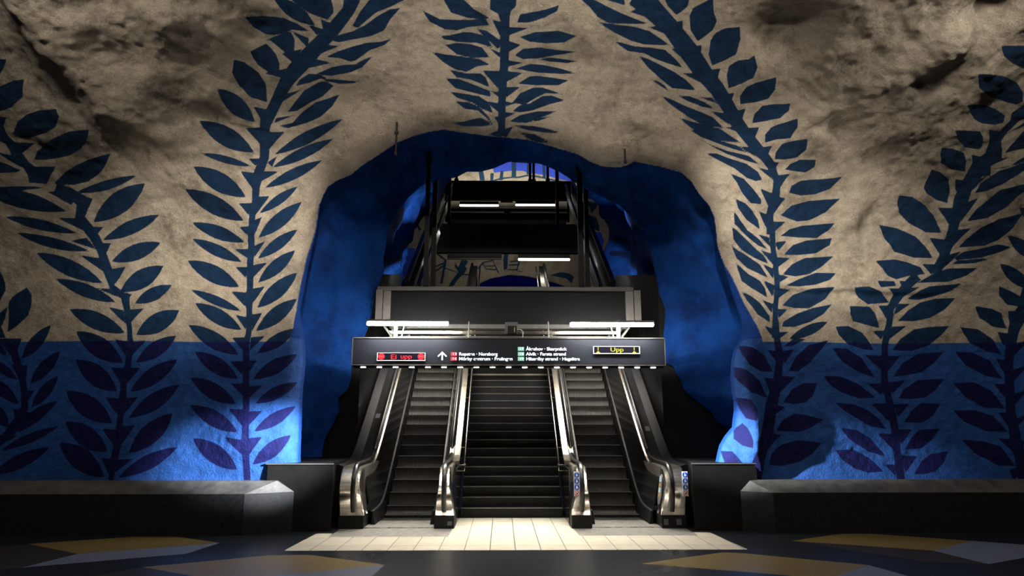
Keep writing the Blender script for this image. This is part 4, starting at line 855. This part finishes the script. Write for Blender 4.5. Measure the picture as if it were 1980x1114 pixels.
# ------------------------------------------------------------------ incline shared by stair and escalators
K=.7275
def inc(y):
    a=K*(y-12.59);return .5*(a+sqrt(a*a+.045))-.0
YS=[11.35,11.6,11.85,12.05,12.2,12.3,12.4,12.5,12.6,12.7,12.8,12.95,13.1,13.3]+[13.3+i*.9666 for i in range(1,8)]
YS[-1]=20.1
def zi(c,y): return max(.0,c+inc(y))
# stair
st=empty('staircase',(0,12.6,0));tag(st,'dark stone staircase with pale step edges between the two escalators','staircase')
R_,T_,D0=.165,.2264,12.52
for k in range(1,32):
    z=k*R_;y=D0+(k-1)*T_
    m=MB().box(-.905,.905,y,y+T_+.02,max(0,z-R_-.03),z);s=m.build('step',M_STAIR,st,.004)
    nb=(k==17)
    n=MB().box(-.9,.9,y-.006,y+(.05 if nb else .018),z-.009 if not nb else z-.035,z+.003);n.build('nosing',M_NOSEB if nb else M_NOSE,s)
# stair handrails
for s,lab in ((-1,'polished steel handrail on the left side of the central stair'),(1,'polished steel handrail on the right side of the central stair')):
    t=empty('stair_handrail',(s*.855,12.6,.9));tag(t,lab,'handrail','handrails of the central stair' if 0 else None)
    x=s*.855;top=[(x,12.6,.91)]+[(x,y,.9+K*(y-12.59)) for y in (12.7,14,16,18,20.1)]
    MB().tube(top,.021,10).build('rail',M_STEEL,t)
    MB().tube([(s*.945,12.62,.90),(s*.86,12.6,.905),(s*.855,12.6,.90),(s*.855,12.59,.80),(s*.86,12.6,.795),(s*.945,12.62,.795)],.012,8).build('end_loop',M_STEEL,t)
    for i in range(6):
        y=13.1+i*1.35;z=.9+K*(y-12.59)
        MB().tube([(s*.855,y,z-.015),(s*.87,y,z-.07),(s*.945,y,z-.075)],.009,6).add([],[]).build('bracket',M_STEEL,t)
# escalators
def newel(side,xh,xi,xo,wb_i,wb_o,par):
    # xh handrail centre; xi/xo half widths of the steel shroud towards the steps / away, wb at the flare
    s=side;path=[(12.75,.985),(12.3,.965),(11.8,.955),(11.45,.95)]
    for a in range(0,10):
        t=pi/2*a/9;path.append((11.45-.30*sin(t),.60+.35*cos(t)))
    path+=[(11.17,.5),(11.2,.4),(11.24,.3),(11.26,.2)]
    n=len(path);rings=[]
    for i,(y,z) in enumerate(path):
        f=max(0,min(1,(.75-z)/.55));f=f*f*(3-2*f);a=xi+(wb_i-xi)*f;b=xo+(wb_o-xo)*f
        iy,iz=(min(y+.3,12.9),max(.16,z-.3)) if i<4 else (11.62,max(.18,z-.12) if z<.8 else .66)
        iy=max(iy,y+.02)
        rings.append([(s*(xh-a),y+.03,z-.02),(s*(xh-a+.02),y,z),(s*(xh+b-.02),y,z),(s*(xh+b),y+.03,z-.02),(s*(xh+b),iy,iz),(s*(xh-a),iy,iz)])
    MB().sweep(rings,True,True,True).build('newel_shroud',M_STEEL,par,.004)
    hp=[(20.1,1.0+K*(20.1-12.59)),(18,1.0+K*(18-12.59)),(15,1.0+K*(15-12.59)),(13.3,1.0+K*.71),(13.0,1.0+K*.42),(12.8,1.125),(12.65,1.07),(12.5,1.035),(12.3,1.012),(11.9,1.0),(11.45,.992)]
    for a in range(1,10):
        t=pi/2*a/9;hp.append((11.45-.345*sin(t),.60+.392*cos(t)))
    hp+=[(11.125,.48),(11.155,.37),(11.20,.26)]
    rings=[]
    for i,(y,z) in enumerate(hp):
        a=Vector(hp[max(i-1,0)]);b=Vector(hp[min(i+1,len(hp)-1)]);d=(b-a).normalized();nrm=Vector((-d.y,d.x))
        if nrm.y<0 and y>11.3: nrm=-nrm
        if y<=11.3 and nrm.x>0: nrm=-nrm
        rings.append([(s*(xh+q),y+nrm.x*w,z+nrm.y*w) for q,w in ((-.04,-.012),(-.036,.010),(-.018,.022),(.018,.022),(.036,.010),(.04,-.012))])
    MB().sweep(rings,True,True,True).build('handrail',M_RUBBER,par)
    MB().box(min(s*(xh-wb_i),s*(xh+wb_o)),max(s*(xh-wb_i),s*(xh+wb_o)),11.22,11.75,0,.2).build('newel_base',M_BLACK,par,.006)
def run(sec,s,ys=YS,sm=False):
    return [[(s*x,y,zi(c,y)) for x,c in sec] for y in ys]
def escalator(s,lab):
    t=empty('escalator',(s*1.8,11.3,0));tag(t,lab,'escalator')
    st_=[(12.08,.012),(12.38,.06),(12.66,.185)]+[(12.66+.282*k,.185+.205*k) for k in range(1,26)]
    for k,(y,z) in enumerate(st_):
        yn=st_[k+1][0] if k+1<len(st_) else y+.28;zp=st_[k-1][1] if k else 0
        rg=[];x0,x1=sorted((s*1.36,s*2.245))
        prof=[(y,z)]+[(y+.012+.02*sin(pi*q/6),z-(z-zp)*q/6) for q in range(1,7)]+[(yn+.04,zp),(yn+.04,z)]
        MB().sweep([[(x,a,max(b,0)) for a,b in prof] for x in (x0,x1)],True,False,True).build('step',M_CLEAT,t)
    MB().sweep(run([(1.355,-.25),(1.325,.20),(1.30,.20),(1.30,-.25)],s,[y for y in YS if y>=11.6])).build('skirt',M_BLACK,t)
    MB().sweep(run([(2.25,-.25),(2.285,.20),(2.31,.20),(2.31,-.25)],s,[y for y in YS if y>=11.6])).build('skirt',M_BLACK,t)
    MB().sweep(run([(1.325,.19),(1.315,.215),(1.29,.215),(1.29,.19)],s,[y for y in YS if y>=11.6])).build('skirt_edge',M_EDGE,t)
    MB().sweep(run([(2.285,.19),(2.295,.215),(2.32,.215),(2.32,.19)],s,[y for y in YS if y>=11.6])).build('skirt_edge',M_EDGE,t)
    MB().sweep(run([(1.30,.21),(1.165,.84),(1.14,.84),(1.27,.21)],s,[y for y in YS if y>=11.5])).build('balustrade_panel',M_PANEL,t)
    MB().sweep(run([(2.31,.21),(2.455,.84),(2.48,.84),(2.34,.21)],s,[y for y in YS if y>=11.5])).build('balustrade_panel',M_PANEL,t)
    up=[y for y in YS if y>=12.4]
    MB().sweep(run([(1.175,.83),(1.165,.885),(1.135,.90),(1.135,.83)],s,up)).build('trim_rail',M_STEEL,t,.003)
    MB().sweep(run([(2.445,.83),(2.455,.885),(2.485,.90),(2.485,.83)],s,up)).build('trim_rail',M_STEEL,t,.003)
    MB().sweep(run([(1.135,.86),(1.135,.955),(1.06,.955),(1.05,.925),(.94,.925),(.935,.86)],s,up)).build('deck_cover',M_STEEL,t)
    MB().sweep(run([(2.485,.86),(2.485,.955),(2.56,.955),(2.575,.925),(2.735,.925),(2.735,.86)],s,up)).build('deck_cover',M_DECK,t)
    MB().sweep(run([(.955,-.3),(.935,-.3),(.935,.87),(.955,.87)],s,[y for y in YS if y>=11.6])).build('outer_panel',M_PANEL,t)
    MB().sweep(run([(2.735,-.3),(2.93,-.3),(2.93,.93),(2.90,.95),(2.735,.90)],s,[y for y in YS if y>=11.6])).build('outer_panel',M_BLACK,t)
    newel(s,1.10,.095,.085 if 0 else .095,.165,.155,t)
    newel(s,2.535,.10,.235,.165,.235,t)
    MB().box(min(s*1.27,s*2.37),max(s*1.27,s*2.37),11.3,12.1,0,.012).build('comb_plate',MF[4],t)
    return t
EL=escalator(-1,'left escalator with brushed steel newels under the red display');ER=escalator(1,'right escalator with blue sticker column and info plate, under the yellow display')
# stickers
def disc(m,x,y,z,r,mi,d=.004,n=20,nx=0.):
    vs=[(x+r*cos(2*pi*i/n),y+nx*r*cos(2*pi*i/n),z+r*sin(2*pi*i/n)) for i in range(n)];m.add(vs+[(a,b+d,c) for a,b,c in vs],[tuple(range(n))]+[(i,(i+1)%n,n+(i+1)%n,n+i) for i in range(n)],mi)
for x in (1.01,2.74):
    m=MB();yf=11.085
    m.box(x-.045,x+.045,yf+.01,yf+.03,.50,.88,0)
    for i,z in enumerate((.83,.735,.64,.545)):
        if i<3:
            disc(m,x,yf,z,.041,1);m.add([(x-.018,yf-.002,z-.022),(x+.010,yf-.002,z-.022),(x+.02,yf-.002,z+.002),(x+.004,yf-.002,z+.006),(x+.006,yf-.002,z+.026),(x-.010,yf-.002,z+.026),(x-.012,yf-.002,z+.002)],[tuple(range(7))],0)
        else:
            disc(m,x,yf,z,.041,2);disc(m,x,yf-.002,z,.032,0);m.add([(x-.030,yf-.005,z-.022),(x-.022,yf-.005,z-.030),(x+.030,yf-.005,z+.022),(x+.022,yf-.005,z+.030)],[(0,1,2,3)],2);m.box(x-.012,x+.012,yf-.004,yf-.003,z-.014,z+.014,3)
    m.build('pictogram_strip',[M_WST,M_BLUEST,M_REDST,M_BLACK],ER)
m=MB()
pl=[(11.30,.78),(11.38,.82),(11.48,.80),(11.50,.60),(11.49,.42),(11.44,.34),(11.34,.36),(11.28,.5)]
xx=lambda z:2.445-.145*(.84-z)/.63*.6-.012
m.add([(xx(z),y,z) for y,z in pl]+[(xx(z)+.012,y,z) for y,z in pl],[tuple(range(8)),tuple(range(8,16))[::-1]]+[(i,(i+1)%8,8+(i+1)%8,8+i) for i in range(8)],0)
for z0_,z1_,mi in ((.70,.79,1),(.625,.675,2),(.53,.61,1),(.47,.51,2)): m.add([(xx(z)-.004,y,z) for y,z in ((11.33,z0_),(11.46,z0_),(11.46,z1_),(11.33,z1_))],[(0,1,2,3)],mi)
m.build('info_plate',[M_LAV,M_PALE,M_YELST],ER)
for s,x0_,x1_,t in ((-1,-1.04,-.97,EL),(1,2.40,2.47,ER),(1,2.60,2.68,ER)):
    MB().box(x0_,x1_,11.212,11.22,.05,.11 if s<0 else .14).build('rating_plate',M_GREY,t)
for s,x,y,t in ((-1,-2.66,18.9-3.1,EL),(1,2.66,15.6,ER),(-1,-2.66,13.75,EL),(1,2.66,13.4,ER)):
    z=.93+inc(y);MB().add([(x-.045,y-.06,z-.04),(x+.045,y-.06,z-.04),(x+.045,y+.06,z+.048),(x-.045,y+.06,z+.048)],[(0,1,2,3)]).build('deck_sticker',M_PALE if y>15 else M_LAV,t)
# ------------------------------------------------------------------ direction sign over the escalators
SG=empty('direction_sign',(-.05,12.1,2.63));tag(SG,'long black overhead direction sign with red and yellow displays and destination names','sign')
MB().box(-2.84,2.73,12.0,12.22,2.66,3.13).build('sign_box',M_SIGN,SG,.012,3)
fr=MB().box(-2.85,2.74,11.985,12.0,3.125,3.145).box(-2.85,2.74,11.985,12.0,2.645,2.66).box(-2.85,-2.835,11.985,12.0,2.645,3.145).box(2.725,2.74,11.985,12.0,2.645,3.145).box(-2.85,2.74,12.0,12.2,3.13,3.145)
fr.build('sign_frame',M_GREY,SG)
MB().box(-2.82,2.71,12.03,12.2,2.61,2.66).build('light_rail',M_BLACK,SG)
for i in range(19):
    x=-2.645+i*.2867;MB().box(x-.045,x+.045,12.02,12.05,2.606,2.622).build('downlight',M_LED,SG,.006)
def display(x0,x1,z0,z1,par):
    t=MB().box(x0,x1,11.975,12.0,z0,z1).build('display_panel',M_SCR,par)
    w=.012;b=MB().box(x0-w,x1+w,11.97,11.985,z0-w,z0).box(x0-w,x1+w,11.97,11.985,z1,z1+w*.5).box(x0-w,x0,11.97,11.985,z0,z1).box(x1,x1+w,11.97,11.985,z0,z1);b.build('bezel',M_WHITE,t);return t
def text(body,x,z,h,mat,par,name='lettering',width=None,y=11.972,align='LEFT',bold=0.):
    c=bpy.data.curves.new('txt','FONT');c.body=body;c.size=h;c.extrude=.0015;c.offset=bold;c.align_x=align
    o=bpy.data.objects.new('txt',c);COL.objects.link(o);bpy.context.view_layer.update()
    dg=bpy.context.evaluated_depsgraph_get();me=bpy.data.meshes.new_from_object(o.evaluated_get(dg));bpy.data.objects.remove(o)
    k=1.
    xs=[v.co.x for v in me.vertices]
    if width: k=width/(max(xs)-min(xs))
    for v in me.vertices: v.co=(x+v.co.x*k,y-v.co.z,z+v.co.y)
    me.materials.clear();me.materials.append(mat);r=bpy.data.objects.new(name,me);COL.objects.link(r)
    r.parent=par;root=par
    r.matrix_parent_inverse=(Matrix.Translation(-Vector(par.location)) if par.parent is None else par.matrix_parent_inverse.inverted()@Matrix.Identity(4)@Matrix.Identity(4))
    if par.parent is not None: r.matrix_parent_inverse=(Matrix.Translation(Vector(par.parent.location))@par.matrix_parent_inverse).inverted()
    return r
DR=display(-2.385,-1.555,2.735,2.86,SG);DY=display(1.455,2.265,2.865,2.98,SG)
def sub(mb,name,mats,part):
    o=mb.build(name,mats);o.parent=part;o.matrix_parent_inverse=(Matrix.Translation(Vector(part.parent.location))@part.matrix_parent_inverse).inverted();return o
m=MB()
for x in (-2.32,-1.62): disc(m,x,11.971,2.797,.06,0)
sub(m,'stop_disc',[M_RED],DR)
for x in (-2.32,-1.62): text('STOP',x,2.785,.036,M_ORG,DR,'stop_text',.075,11.968,'CENTER',.001)
text('Ei',-2.16,2.752,.12,M_RED,DR,'led_text',.10,11.971,bold=.002);text('upp',-1.985,2.762,.11,M_RED,DR,'led_text',.20,11.971,bold=.002)
text('Upp',1.745,2.895,.10,M_YEL,DY,'led_text',.235,11.971,bold=.002)
m=MB()
for x in (1.53,2.175): m.add([(x-.042,11.971,2.868),(x+.042,11.971,2.868),(x,11.971,2.908)],[(0,1,2)]);m.box(x-.008,x+.008,11.970,11.972,2.915,2.975)
sub(m,'warning_mark',[M_YEL],DY)
# arrow
xa,za=-1.245,2.735;m=MB();y_=11.985
m.add([(xa-.013,y_,za),(xa+.013,y_,za),(xa+.013,y_,za+.13),(xa-.013,y_,za+.13)],[(0,1,2,3)])
for s in (-1,1): m.add([(xa,y_,za+.157),(xa,y_,za+.122),(xa+s*.068,y_,za+.057),(xa+s*.085,y_,za+.075)],[(0,1,2,3)])
m.build('arrow',M_WTXT,SG)
for (x,z,n_,mat,num,tx,w) in ((-1.095,2.812,'r',M_RSQ,'13','Ropsten · Norsborg',.685),(-1.095,2.728,'r',M_RSQ,'14','Mörby centrum · Fruängen',.95),
   (.098,2.905,'g',M_GSQ,'17','Åkeshov · Skarpnäck',.735),(.098,2.815,'g',M_GSQ,'18','Alvik · Farsta strand',.715),(.098,2.728,'g',M_GSQ,'19','Hässelby strand · Hagsätra',.955)):
    q=MB().box(x,x+.112,11.980,11.99,z,z+.068).build('line_field',mat,SG)
    text(num,x+.022,z+.014,.058,M_WTXT,q,'line_number',.065,11.977)
    text(tx,x+.145,z+.008,.078,M_WTXT,SG,'destination_text',w,11.985,bold=.0022)
# ------------------------------------------------------------------ gantry behind the sign
def lamp(x0,x1,y,z,lab,on=True,grp=None,mat=None,r=.032,par=None,hood=.035):
    t=empty('fluorescent_lamp',((x0+x1)/2,y,z));tag(t,lab,'lamp',grp)
    MB().tube([(x0,y,z-.014),(x0+.012,y,z-.014),(x1-.012,y,z-.014),(x1,y,z-.014)],[r*.6,r,r,r*.6],14).build('tube',(mat or M_TUBE) if on else M_GREY,t)
    MB().box(x0,x1,y-.05,y+.09,z+.022,z+.022+hood).build('housing',M_GREY if hood<.1 else M_BLACK,t,.004)
    for x in (x0+.015,x1-.015): MB().box(x-.015,x+.015,y+.03,y+.06,z-.03,z+.03).build('end_cap',M_WHITE if on else M_BLACK,t)
    return t
lamp(-2.56,-1.13,11.78,3.37,'bright white fluorescent lamp above the left end of the sign');lamp(1.02,2.50,11.78,3.36,'bright white fluorescent lamp above the right end of the sign')
G=empty('sign_gantry',(0,13.05,3.3));tag(G,'black perforated gantry panel with grey end posts above the sign','gantry')
MB().box(-2.36,2.25,13.0,13.03,3.52,4.2).build('perforated_panel',M_PERF,G)
MB().box(-2.62,2.40,12.94,13.2,4.19,4.27).build('top_rail',M_GREY,G,.005)
MB().box(-2.36,2.30,12.94,13.2,3.44,3.525).build('bottom_rail',M_GREY,G,.005)
for x0_,x1_ in ((-2.64,-2.50),(-2.50,-2.345),(2.235,2.40),(2.40,2.54)):
    MB().box(x0_,x1_-.01,12.92 if abs(x0_+x1_)>4.93 else 12.96,13.2,3.52,4.2).build('end_post',M_EPOST,G,.004)
MB().box(-2.30,1.98,12.55,12.65,3.28,3.34).build('cross_rail',M_STEEL,G,.004);MB().box(-2.30,1.98,12.60,12.66,3.225,3.25).build('cross_rail',M_GREY,G,.003)
for x in (-2.10,1.92):
    MB().box(x-.03,x+.03,12.06,12.12,3.13,3.46).build('drop_bracket',M_WHITE,G);s=1 if x>0 else -1
    MB().beam((x+s*.30,12.3,3.46),(x+s*.06,12.12,3.16),.03,.03).beam((x+s*.18,12.5,3.46),(x+s*.02,12.2,3.2),.02,.02).beam((x,12.0,3.44),(x,13.0,3.47),.05,.05).build('brace',M_GREY,G)
for x in (-.79,.66): MB().tube([(x,12.2,3.46),(x,12.1,3.14)],.012,8).build('hanger_rod',M_STEELM,G)
cb=MB()
for s,x in ((-1,-1.98),(1,1.82)): cb.tube([(x,12.1,3.44),(x-.03*s,12.08,3.36),(x-.01*s,12.06,3.25),(x+.01*s,12.05,3.14)],.010,6)
cb.build('cable',M_WHITE,G)
J=empty('junction_box',(.02,12.55,3.36));tag(J,'small grey junction box with dangling cable at the middle of the gantry rail','junction box')
MB().box(-.13,.11,12.5,12.6,3.28,3.50).build('back_plate',M_GREY,J,.003);MB().box(-.08,.09,12.42,12.5,3.27,3.42).build('box',M_BLACK,J,.006);MB().box(.04,.055,12.415,12.42,3.30,3.39).build('orange_tag',M_YELST,J)
MB().tube([(.10,12.48,3.36),(.17,12.45,3.35),(.21,12.43,3.30),(.20,12.40,3.22),(.18,12.3,3.15)],.007,6).build('cable',M_WHITE,J)
# posts
def post(x,y,z0_,z1_,w,lab):
    t=empty('ceiling_post',(x,y,z1_));tag(t,lab,'post')
    MB().box(x-w/2,x+w/2,y-w/2,y+w/2,z0_,z1_-.5).build('post_tube',M_POST,t)
    MB().tube([(x,y,z1_-.5),(x,y,z1_)],.022,8).build('threaded_rod',M_POST,t);MB().box(x-w*.8,x+w*.8,y-w*.8,y+w*.8,z1_-.56,z1_-.44).build('clamp_sleeve',M_POST,t)
post(-1.68,12.9,4.27,7.4,.085,'front black ceiling post on the left side of the gantry');post(-1.575,13.3,4.27,7.4,.095,'rear black ceiling post on the left side of the gantry')
post(1.375,12.95,4.27,7.2,.10,'inner black ceiling post on the right side of the gantry');post(1.545,13.3,4.27,7.2,.085,'outer black ceiling post on the right side of the gantry')
# inclined side trusses
for s,lab in ((-1,'black inclined truss climbing on the left beside the upper panels'),(1,'black inclined truss climbing on the right beside the upper panels')):
    t=empty('inclined_truss',(s*2.,13.6,4.3));tag(t,lab,'truss')
    a=(s*2.13 if s<0 else 2.08,13.5,4.25);b=(s*2.45 if s<0 else 2.62,25.6,11.)
    A=Vector(a);Bv=Vector(b)
    MB().beam(A,Bv,.10,.55).build('main_chord',M_POST,t,.004)
    MB().beam(A+Vector((-s*.26,0,.05)),Bv+Vector((-s*.30,0,.0)),.06,.30).build('inner_chord',M_BLACK,t,.004)
    MB().beam(A+Vector((-s*.15,0,-.12)),Bv+Vector((-s*.18,0,-.12)),.02,.03).build('edge_strip',M_GREY,t)
# upper lintel panels
def lintel(y,x0_,x1_,z0_,z1_,lab,y2=.9):
    t=empty('lintel_panel',((x0_+x1_)/2,y,z0_));tag(t,lab,'panel')
    MB().box(x0_,x1_,y,y+.06,z0_+.06,z1_-.06).build('panel_sheet',M_BLACK,t);MB().box(x0_,x1_,y-.04,y+.16,z1_-.08,z1_).build('top_rail',M_POST,t);MB().box(x0_-.02,x1_+.02,y-.05,y+.16,z0_-.04,z0_+.08).build('bottom_rail',M_GREY,t).data.materials.__setitem__(0,M_POST)
    return t
lintel(19.7,-2.2,2.15,6.74,7.60,'lower black lintel panel across the escalator shaft')
lintel(25.4,-2.5,2.55,10.38,11.12,'topmost black lintel panel across the escalator shaft')
lamp(-1.83,-.2,19.65,6.52,'unlit black fluorescent fitting under the lower lintel panel',False,hood=.12);lamp(.30,1.85,19.65,6.50,'single lit fluorescent lamp under the lower lintel panel',mat=M_TUBEF,hood=.12)
lamp(-1.86,-.33,25.35,10.10,'lit fluorescent lamp left of centre under the topmost lintel panel',mat=M_TUBEF,r=.035,hood=.12);lamp(.34,1.90,25.35,10.13,'lit fluorescent lamp right of centre under the topmost lintel panel',mat=M_TUBEF,r=.035,hood=.12)
t=empty('cable_tray',(0,24.5,9.6));tag(t,'dark cable tray frame hanging between the two upper lintel panels','cable tray')
MB().box(-2.3,2.35,24.6,24.72,9.62,9.72).build('rail',M_GREY,t);MB().box(-2.3,2.3,24.6,25.2,9.28,9.55).build('tray_box',M_BLACK,t)
MB().box(-2.35,-2.27,24.6,24.7,9.2,10.5).build('side_bar',M_POST,t);MB().box(2.3,2.38,24.6,24.7,9.2,10.5).build('side_bar',M_POST,t);MB().box(-2.3,2.3,21.2,21.4,7.85,7.98).build('lower_rail',M_POST,t)
t=empty('ceiling_camera',(0,24.4,9.55));tag(t,'small dome camera under the middle of the cable tray','camera')
sp=MB();sp.tube([(0,24.5,9.62),(0,24.5,9.56),(0,24.5,9.50),(0,24.5,9.44)],[.10,.13,.11,.03],14);sp.build('dome',M_GREY,t);MB().box(-.25,.22,24.45,24.6,9.95,10.25).build('mount_box',M_BLACK,t)
for x,y,z0_,z1_,lab in ((-2.42,25.35,11.12,13.3,'leftmost thin black hanger rod above the topmost lintel panel'),(-2.0,25.35,11.12,13.3,'second thin black hanger rod from the left above the topmost lintel panel'),
  (.92,25.35,11.12,13.3,'left rod of the close pair of hanger rods above the topmost lintel panel'),(1.06,25.35,11.12,13.3,'right rod of the close pair of hanger rods above the topmost lintel panel'),(1.62,25.35,11.12,13.3,'rightmost thin black hanger rod above the topmost lintel panel'),
  (1.60,20.85,7.62,10.6,'black hanger rod rising from the right of the lower lintel panel'),(-1.90,20.85,7.62,10.6,'black hanger rod rising from the left of the lower lintel panel')):
    t=empty('hanger_rod',(x,y,z1_));tag(t,lab,'rod')
    MB().box(x-.05,x+.05,y-.05,y+.05,z0_,z1_).build('rod',M_POST,t);MB().box(x-.08,x+.08,y-.08,y+.08,z0_,z0_+.05).build('foot_plate',M_POST,t)
# eye bolts at the mouth
for x,y,z0_,z1_,lab in ((-1.9,10.2,5.88,6.42,'short iron hanger rod at the upper left rim of the tunnel mouth'),(1.83,10.4,5.84,6.4,'short iron hanger rod at the upper right rim of the tunnel mouth')):
    t=empty('hanger_bolt',(x,y,z1_));tag(t,lab,'hanger');MB().tube([(x,y,z0_),(x,y,z1_)],.016,8).build('rod',M_POST,t);MB().box(x-.03,x+.03,y-.03,y+.03,z1_-.2,z1_-.16).tube([(x,y,z0_-.02),(x,y,z0_+.02)],.026,8).build('nut',M_POST,t)
# sign's own light rail throws its light down
a=area('sign_downlight_glow',(-.06,12.03,2.59),(-.06,11.25,0),5.4,.05,62,(1,.96,.86),62)

# repeats of one kind share a group
GROUPS={'fluorescent_lamp':'fluorescent lamps of the sign and the shaft','ceiling_post':'black ceiling posts beside the gantry','hanger_rod':'hanger rods of the lintel panels','stone_plinth':'stone plinths along the rock wall',
 'side_parapet':'block parapets beside the escalators','stair_handrail':'handrails of the central stair','escalator':'escalators either side of the stair','inclined_truss':'inclined side trusses','lintel_panel':'lintel panels across the shaft','hanger_bolt':'iron hangers at the tunnel mouth'}
for o in bpy.data.objects:
    k=o.name.split('.')[0]
    if o.parent is None and k in GROUPS: o['group']=GROUPS[k]
